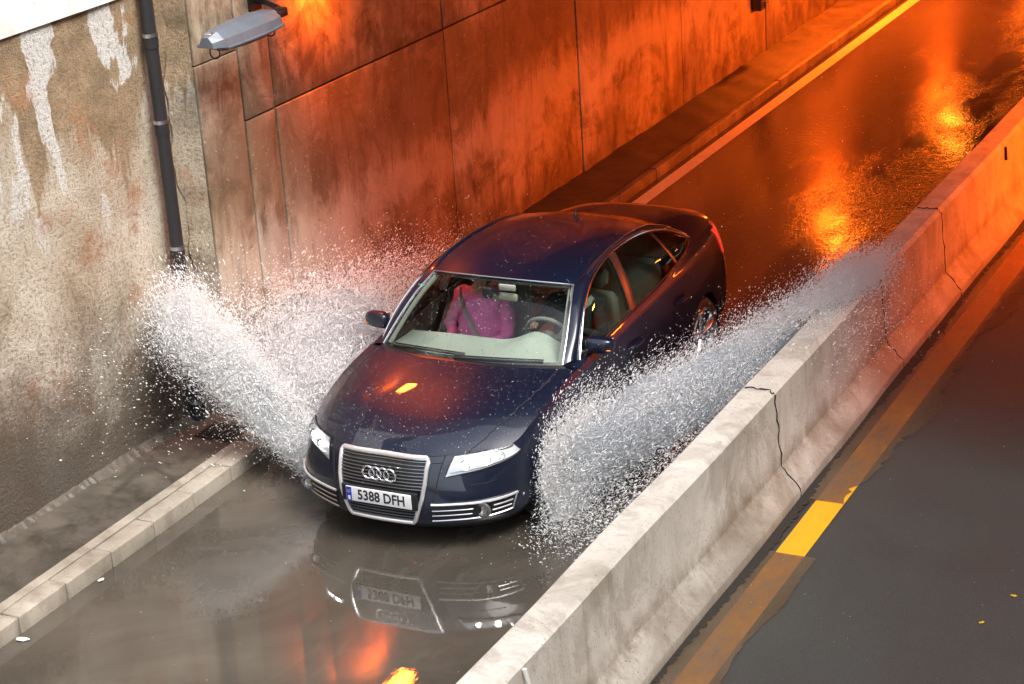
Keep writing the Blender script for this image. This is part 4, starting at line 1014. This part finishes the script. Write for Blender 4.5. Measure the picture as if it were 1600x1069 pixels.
# ================================================================ PEOPLE
def person(label, root, clothes, hairmat, arms, head_turn=0, belt=None, bulk=1.0, fold=.006):
    """root = seat point under the pelvis; skeleton in local axes, facing -y."""
    p = empty('person', root); tag(p, label, 'person')
    J = [('pelvis', (0, 0, .09), .150, None), ('belly', (0, -.01, .24), .145, 0), ('chest', (0, .045, .42), .165, 1), ('upper', (0, .065, .52), .135, 2), ('neck', (0, .065, .605), .056, 3), ('jaw', (0, .045, .665), .068, 4), ('head', (0, .050, .735), .096, 5), ('crown', (0, .065, .805), .078, 6)]
    for s in (1, -1):
        a = arms[s]
        k = len(J)
        J += [('sh', (.185 * s, .065, .515), .072, 3), ('el', a[0], .048, k), ('wr', a[1], .030, k + 1), ('palm', a[2], .034, k + 2)]
        k = len(J)
        J += [('hip', (.10 * s, -.03, .07), .105, 0), ('knee', (.14 * s, -.44, .12), .068, k), ('ankle', (.13 * s, -.60, -.26), .045, k + 1), ('toe', (.13 * s, -.78, -.30), .035, k + 2)]
    me = bpy.data.meshes.new('body'); me.from_pydata([j[1] for j in J], [(j[3], i) for i, j in enumerate(J) if j[3] is not None], [])
    o = bpy.data.objects.new('tmp', me); COL.objects.link(o)
    sk = o.modifiers.new('s', 'SKIN'); sk.use_smooth_shade = True; o.modifiers.new('d', 'SUBSURF').levels = 2
    for i, j in enumerate(J):
        bk = bulk if j[0] in ('belly', 'chest', 'upper', 'sh', 'el') else 1.0
        me.skin_vertices[0].data[i].radius = (bk * j[2] * (1.22 if j[0] in ('chest', 'upper', 'belly') else 1), bk * j[2] * (.80 if j[0] in ('chest', 'upper', 'belly') else 1)); me.skin_vertices[0].data[i].use_root = (i == 0)
    bpy.context.view_layer.update()
    bmsh = bpy.data.meshes.new_from_object(o.evaluated_get(bpy.context.evaluated_depsgraph_get())); bpy.data.objects.remove(o)
    # face relief, folds in the cloth, colours by limb
    P = [Vector(j[1]) for j in J]
    segs = [(P[j[3]], P[i], J[i][0], J[j[3]][0]) for i, j in enumerate(J) if j[3] is not None]
    hc = P[6]
    for v in bmsh.vertices:
        c = v.co
        d = c - hc
        if d.length < .15 and c.z > .62:
            if d.y < -.03:
                c.y -= .020 * math.exp(-((d.x / .013) ** 2 + ((d.z + .010) / .022) ** 2))
                c.y += .010 * math.exp(-(((abs(d.x) - .032) / .014) ** 2 + ((d.z - .018) / .012) ** 2))
                c.y -= .006 * math.exp(-((d.x / .024) ** 2 + ((d.z + .050) / .010) ** 2))
            c.x *= .90
        elif c.z > -.0 and c.z < .62:
            c += v.normal * (fold * math.sin(c.x * 38 + c.z * 21) * math.sin(c.z * 47 + c.y * 17))
    mats = [clothes, M['skin'], M['jeans']]
    for m_ in mats: bmsh.materials.append(m_)
    for f_ in bmsh.polygons:
        c = f_.center; best = None; bd = 9
        for a, b_, n1, n0 in segs:
            ab = b_ - a; u = max(0, min(1, (c - a).dot(ab) / max(ab.length_squared, 1e-9))); dd = (c - (a + ab * u)).length
            if dd < bd: bd = dd; best = n1
        f_.material_index = 1 if best in ('jaw', 'head', 'crown', 'palm') or (best == 'neck' and c.z > .575) else 2 if best in ('knee', 'ankle', 'toe') or (best in ('belly', 'hip') and c.z < .13) else 0
        f_.use_smooth = True
    b = bpy.data.objects.new('body', bmsh); link(b, p)
    # fingers, joined to the palm
    mb = MB()
    for s in (1, -1):
        w0, w1, dirn = Vector(arms[s][1]), Vector(arms[s][2]), arms[s][3]
        fw = (w1 - w0).normalized(); side = fw.cross(Vector(dirn)).normalized(); dn = side.cross(fw)
        for k, (ln, of) in enumerate(((.070, -1.5), (.080, -.5), (.074, .5), (.058, 1.5))):
            a = w1 + side * of * .019 + fw * .015
            mb.tube([a, a + fw * ln * .45 - dn * .010, a + fw * ln * .70 - dn * .034, a + fw * ln * .62 - dn * .058], [.0095, .009, .008, .0065], 8)
        a = w1 - side * .030 - fw * .01; mb.tube([a, a + fw * .025 - side * .018 - dn * .012, a + fw * .045 - side * .012 - dn * .035], [.012, .0105, .008], 8)
    mb.build('fingers', M['skin'], p)
    # eyes, hair
    mb = MB()
    for s in (1, -1):
        bm = bmesh.new(); bmesh.ops.create_uvsphere(bm, u_segments=10, v_segments=8, radius=.010)
        for q in bm.verts: q.co += hc + Vector((.029 * s, -.080, .018))
        mb.bm(bm)
    mb.build('eyes', M['ink'], p)
    bm = bmesh.new(); bmesh.ops.create_uvsphere(bm, u_segments=26, v_segments=18, radius=.108)
    for q in bm.verts:
        x, y, z = q.co
        if y < -.03 and z < .045: q.co.y = -.03 + (y + .03) * .1
        if z < 0 and hairmat is M['hair']: q.co.z *= 1.5; q.co.x *= 1.05
        elif z < -.02: q.co.z = -.02 + (z + .02) * .4
        q.co.x *= .94; q.co += Vector((0, .030, .030)) + hc + Vector([random.uniform(-.003, .003) for _ in range(3)])
    MB().bm(bm).build('hair', hairmat, p)
    if belt: MB().tube(spline(belt, 16), .026, 8, flat=.12).build('seat_belt', M['belt'], p)
    return p
hz = .50 + WZ
person('passenger in a pink padded jacket, belted in beside the driver', (-.40, 2.36, hz), M['pink'], M['hair'],
       {1: ((.27, -.02, .27), (.14, -.22, .22), (.07, -.26, .21), (0, 0, 1)), -1: ((-.27, -.02, .27), (-.15, -.22, .22), (-.07, -.27, .20), (0, 0, 1))}, bulk=1.2, fold=.016,
       belt=[(-.16, .03, .585), (-.10, -.105, .52), (0, -.17, .38), (.09, -.20, .24), (.14, -.15, .12)])
person('driver in dark clothes behind the steering wheel with both hands on its rim', (.37, 2.46, hz), M['darkcloth'], M['greyhair'],
       {1: ((.30, -.12, .33), (.205, -.345, .45), (.175, -.395, .49), (0, 0, 1)), -1: ((-.30, -.12, .33), (-.205, -.345, .45), (-.175, -.395, .49), (0, 0, 1))},
       belt=[(.16, .03, .585), (.10, -.085, .52), (0, -.135, .38), (-.09, -.16, .24), (-.14, -.12, .12)])

# ================================================================ SPRAY
OCT_V = np.array([(1, 0, 0), (-1, 0, 0), (0, 1, 0), (0, -1, 0), (0, 0, 1), (0, 0, -1)], float)
OCT_F = np.array([(0, 2, 4), (2, 1, 4), (1, 3, 4), (3, 0, 4), (2, 0, 5), (1, 2, 5), (3, 1, 5), (0, 3, 5)])
def drops(name, P, R, label, stretch=None):
    n = len(P); R = R[:, None, None]
    ax = rng.normal(size=(n, 3)); ax /= np.linalg.norm(ax, axis=1)[:, None]
    V = OCT_V[None] * R * rng.uniform(.75, 1.3, (n, 1, 3))
    if stretch is not None: V = V + (V @ stretch[:, :, None]) * stretch[:, None, :] * 1.2
    V = (V + P[:, None]).reshape(-1, 3)
    F = (OCT_F[None] + (np.arange(n) * 6)[:, None, None]).reshape(-1)
    me = bpy.data.meshes.new(name); me.vertices.add(n * 6); me.vertices.foreach_set('co', V.astype(np.float32).ravel())
    me.loops.add(n * 24); me.loops.foreach_set('vertex_index', F.astype(np.int32))
    me.polygons.add(n * 8); me.polygons.foreach_set('loop_start', np.arange(0, n * 24, 3, dtype=np.int32))
    me.polygons.foreach_set('use_smooth', np.ones(n * 8, bool)); me.materials.append(M['drops']); me.update(); me.validate()
    o = bpy.data.objects.new(name, me); link(o); return tag(o, label, 'spray', kind='stuff')
def rad(n, lo=.0012, mean=.0023, big=.008): return np.clip(lo + rng.exponential(mean - lo, n), lo, big)
def clumps(P, keep=.5, sc=.16, seed=1):   # thin the cloud unevenly so that it hangs in ragged clumps
    r = np.random.default_rng(seed); P0 = P; P = P[:, :3]; K = r.normal(size=(14, 3)) / sc; ph = r.uniform(0, 6.28, 14); am = r.uniform(.4, 1, 14)
    s = (np.sin(P @ K.T * r.uniform(.3, 1.4, 14) + ph) * am).sum(1) / 3.0
    return P0[rng.uniform(size=len(P)) < keep + (1 - keep) * (1 / (1 + np.exp(-2.2 * s)))]
def lerp_path(keys, a): k = np.array(keys); return np.array([np.interp(a, np.linspace(0, 1, len(k)), k[:, i]) for i in range(k.shape[1])]).T
# right: from the front wheel back and out over the barrier
def plume(keys, n, bias=1.0):
    """keys: rows (x,y,z, sx,sy,sz) along the sheet; returns points with their flow direction."""
    a = rng.uniform(size=n) ** bias; Q = lerp_path(keys, a); Q2 = lerp_path(keys, np.clip(a + .06, 0, 1)); Q1 = lerp_path(keys, np.clip(a - .06, 0, 1))
    g = rng.normal(size=(n, 3)) * .8 + .12 * rng.standard_t(4, size=(n, 3)) 
    D = Q2[:, :3] - Q1[:, :3]; D /= np.linalg.norm(D, axis=1)[:, None] + 1e-9
    D += np.array([0, 0, .35]) * g[:, 2:3] + rng.normal(size=(n, 3)) * .12; D /= np.linalg.norm(D, axis=1)[:, None]
    return np.hstack([Q[:, :3] + g * Q[:, 3:], D])
def mist(name, keys, k, dens, label):
    """a closed drifting body of fine mist round the heart of the sheet."""
    m_ = bpy.data.materials.new('mist'); m_.use_nodes = True; t = m_.node_tree; t.nodes.clear()
    o_ = t.nodes.new('ShaderNodeOutputMaterial'); v_ = t.nodes.new('ShaderNodeVolumePrincipled'); v_.inputs['Color'].default_value = (.97, .97, .98, 1)
    v_.inputs['Density'].default_value = dens; v_.inputs['Anisotropy'].default_value = .1; t.links.new(v_.outputs[0], o_.inputs['Volume'])
    n = 26; Q = np.array([np.interp(np.linspace(0, 1, n), np.linspace(0, 1, len(keys)), np.array(keys)[:, i]) for i in range(6)]).T
    V = []; F = []
    for i in range(n):
        e = (math.sin(math.pi * (.04 + .92 * i / (n - 1)))) ** .5 * k
        tdir = Q[min(i + 1, n - 1), :3] - Q[max(i - 1, 0), :3]; tdir /= np.linalg.norm(tdir); side = np.cross(tdir, [0, 0, 1]); side /= np.linalg.norm(side); up = np.cross(side, tdir)
        w = math.hypot(Q[i, 3], Q[i, 4]) * .75; h = Q[i, 5]
        for j in range(20):
            a = 2 * math.pi * j / 20; q = 1 + .18 * math.sin(3 * a + i * .5) + .12 * math.sin(5 * a - i * .9)
            p = Q[i, :3] + (side * w * math.cos(a) + up * h * math.sin(a)) * e * q; p[2] = max(p[2], .012); V.append(p)
    for i in range(n - 1):
        for j in range(20): F.append((i * 20 + j, i * 20 + (j + 1) % 20, (i + 1) * 20 + (j + 1) % 20, (i + 1) * 20 + j))
    F.append(tuple(range(20))[::-1]); F.append(tuple((n - 1) * 20 + j for j in range(20)))
    o = mesh_obj(name, V, F, m_); return tag(o, label, 'mist', kind='stuff')
R1 = [(.97, .82, .14, .04, .06, .10), (.98, .86, .25, .05, .07, .17), (1.12, 1.02, .40, .09, .12, .17), (1.32, 1.45, .50, .13, .18, .16), (1.60, 2.10, .62, .15, .25, .15), (1.92, 3.0, .74, .14, .3, .12), (2.15, 3.8, .86, .12, .35, .09), (2.22, 4.1, .88, .12, .3, .07)]
R2 = [(1.0, .70, .12, .10, .18, .10), (1.25, .45, .12, .22, .28, .10), (1.6, .75, .25, .25, .4, .14), (1.9, 1.6, .45, .2, .5, .2), (2.2, 2.8, .75, .2, .5, .2), (2.5, 3.8, .7, .2, .6, .2)]
R0 = [(.985, .62, .34, .02, .10, .18), (1.02, .85, .50, .04, .16, .19), (1.08, 1.20, .60, .05, .2, .17)]
R3 = [(1.0, 1.2, .62, .05, .22, .12), (1.05, 1.7, .48, .08, .3, .18), (1.25, 2.4, .45, .13, .4, .18), (1.55, 3.3, .5, .2, .5, .18), (1.9, 4.6, .6, .25, .6, .15)]
P = np.concatenate([plume(R1, 440000, 1.3), plume(R2, 26000), plume(R3, 22000), plume(R0, 45000)])
P = clumps(P, .45, .14, 3); P = P[(P[:, 2] > .004)]
inside = (np.abs(P[:, 0]) < .95) & (P[:, 1] > .1) & (P[:, 1] < 4.9); P = P[~inside]
P = P[~((P[:, 0] > 2.34) & (P[:, 1] < 2.2))]; inb = (P[:, 0] > 1.98) & (P[:, 0] < 2.36) & (P[:, 2] < .84); P = P[~inb]
st_ = P[:, 3:] * rng.uniform(.2, 1.7, (len(P), 1)); drops('water_spray', P[:, :3], rad(len(P)), 'white burst of spray thrown from the front wheel across the concrete barrier', st_)
mist('water_mist', R1[:-2], 1.45, 1.2, 'fine white mist inside the burst of spray beside the barrier'); mist('water_mist', R1[:-3], .8, 2.2, 'dense heart of the mist beside the barrier')
# left: from the other front wheel to the wall
Lq = [(-.98, .80, .10, .05, .06, .08), (-1.20, .79, .35, .07, .09, .10), (-1.55, .82, .64, .11, .11, .12), (-1.95, .88, .93, .13, .14, .15), (-2.32, .97, 1.17, .11, .18, .20)]
Lv = [(-1.25, 1.3, .35, .15, .25, .22), (-1.55, 1.7, .50, .25, .4, .28), (-1.9, 2.3, .55, .28, .5, .27), (-1.9, 3.1, .50, .3, .6, .25), (-1.75, 4.0, .42, .3, .6, .22)]
Lw = [(-1.5, 1.3, .6, .3, .4, .25), (-2.1, 1.5, .85, .25, .4, .25), (-2.0, 2.5, .7, .3, .7, .25)]
Ld = [(-1.5, .7, .25, .25, .25, .2), (-2.2, .5, .7, .25, .45, .4), (-2.4, .1, .9, .1, .5, .4)]
P = np.concatenate([plume(Lq, 360000, 1.15), plume(Lv, 240000, 1.4), plume(Lw, 36000, 1.2), plume(Ld, 3500)])
P = clumps(P, .40, .16, 8); P = P[(P[:, 2] > .004) & (P[:, 0] > -2.54)]
low = (P[:, 2] < .60 * (np.abs(P[:, 0]) - 1.0) - .03) & (P[:, 1] < 1.5); P = P[~(low & (rng.uniform(size=len(P)) < .82))]
P = P[~((P[:, 0] < -2.37) & (P[:, 1] > 1.66))]; P = P[~((P[:, 0] < -1.66) & (P[:, 2] < .13))]
inside = (np.abs(P[:, 0]) < .95) & (P[:, 1] > .1) & (P[:, 1] < 4.9); P = P[~inside]
st_ = P[:, 3:] * rng.uniform(.2, 1.7, (len(P), 1)); drops('water_spray', P[:, :3], rad(len(P)), 'white fan of spray thrown from the car against the stained wall and drainpipe', st_)
mist('water_mist', Lq[:-1], 1.3, 1.4, 'fine white mist inside the fan of spray beside the left wall'); mist('water_mist', Lv[:-1], 1.1, .55, 'thin veil of mist drifting between the car and the left wall')
# fine rain of stray drops over the road and car
n = 2600; P = np.stack([rng.uniform(-2.3, 5, n), rng.uniform(-3, 12, n), rng.uniform(.02, 3, n)], 1)
P = P[~((np.abs(P[:, 0]) < .98) & (P[:, 1] > 0) & (P[:, 1] < 4.9) & (P[:, 2] < 1.5))]
drops('rain_drops', P, rad(len(P), .0008, .0014, .003), 'sparse falling rain drops in the air above the road')
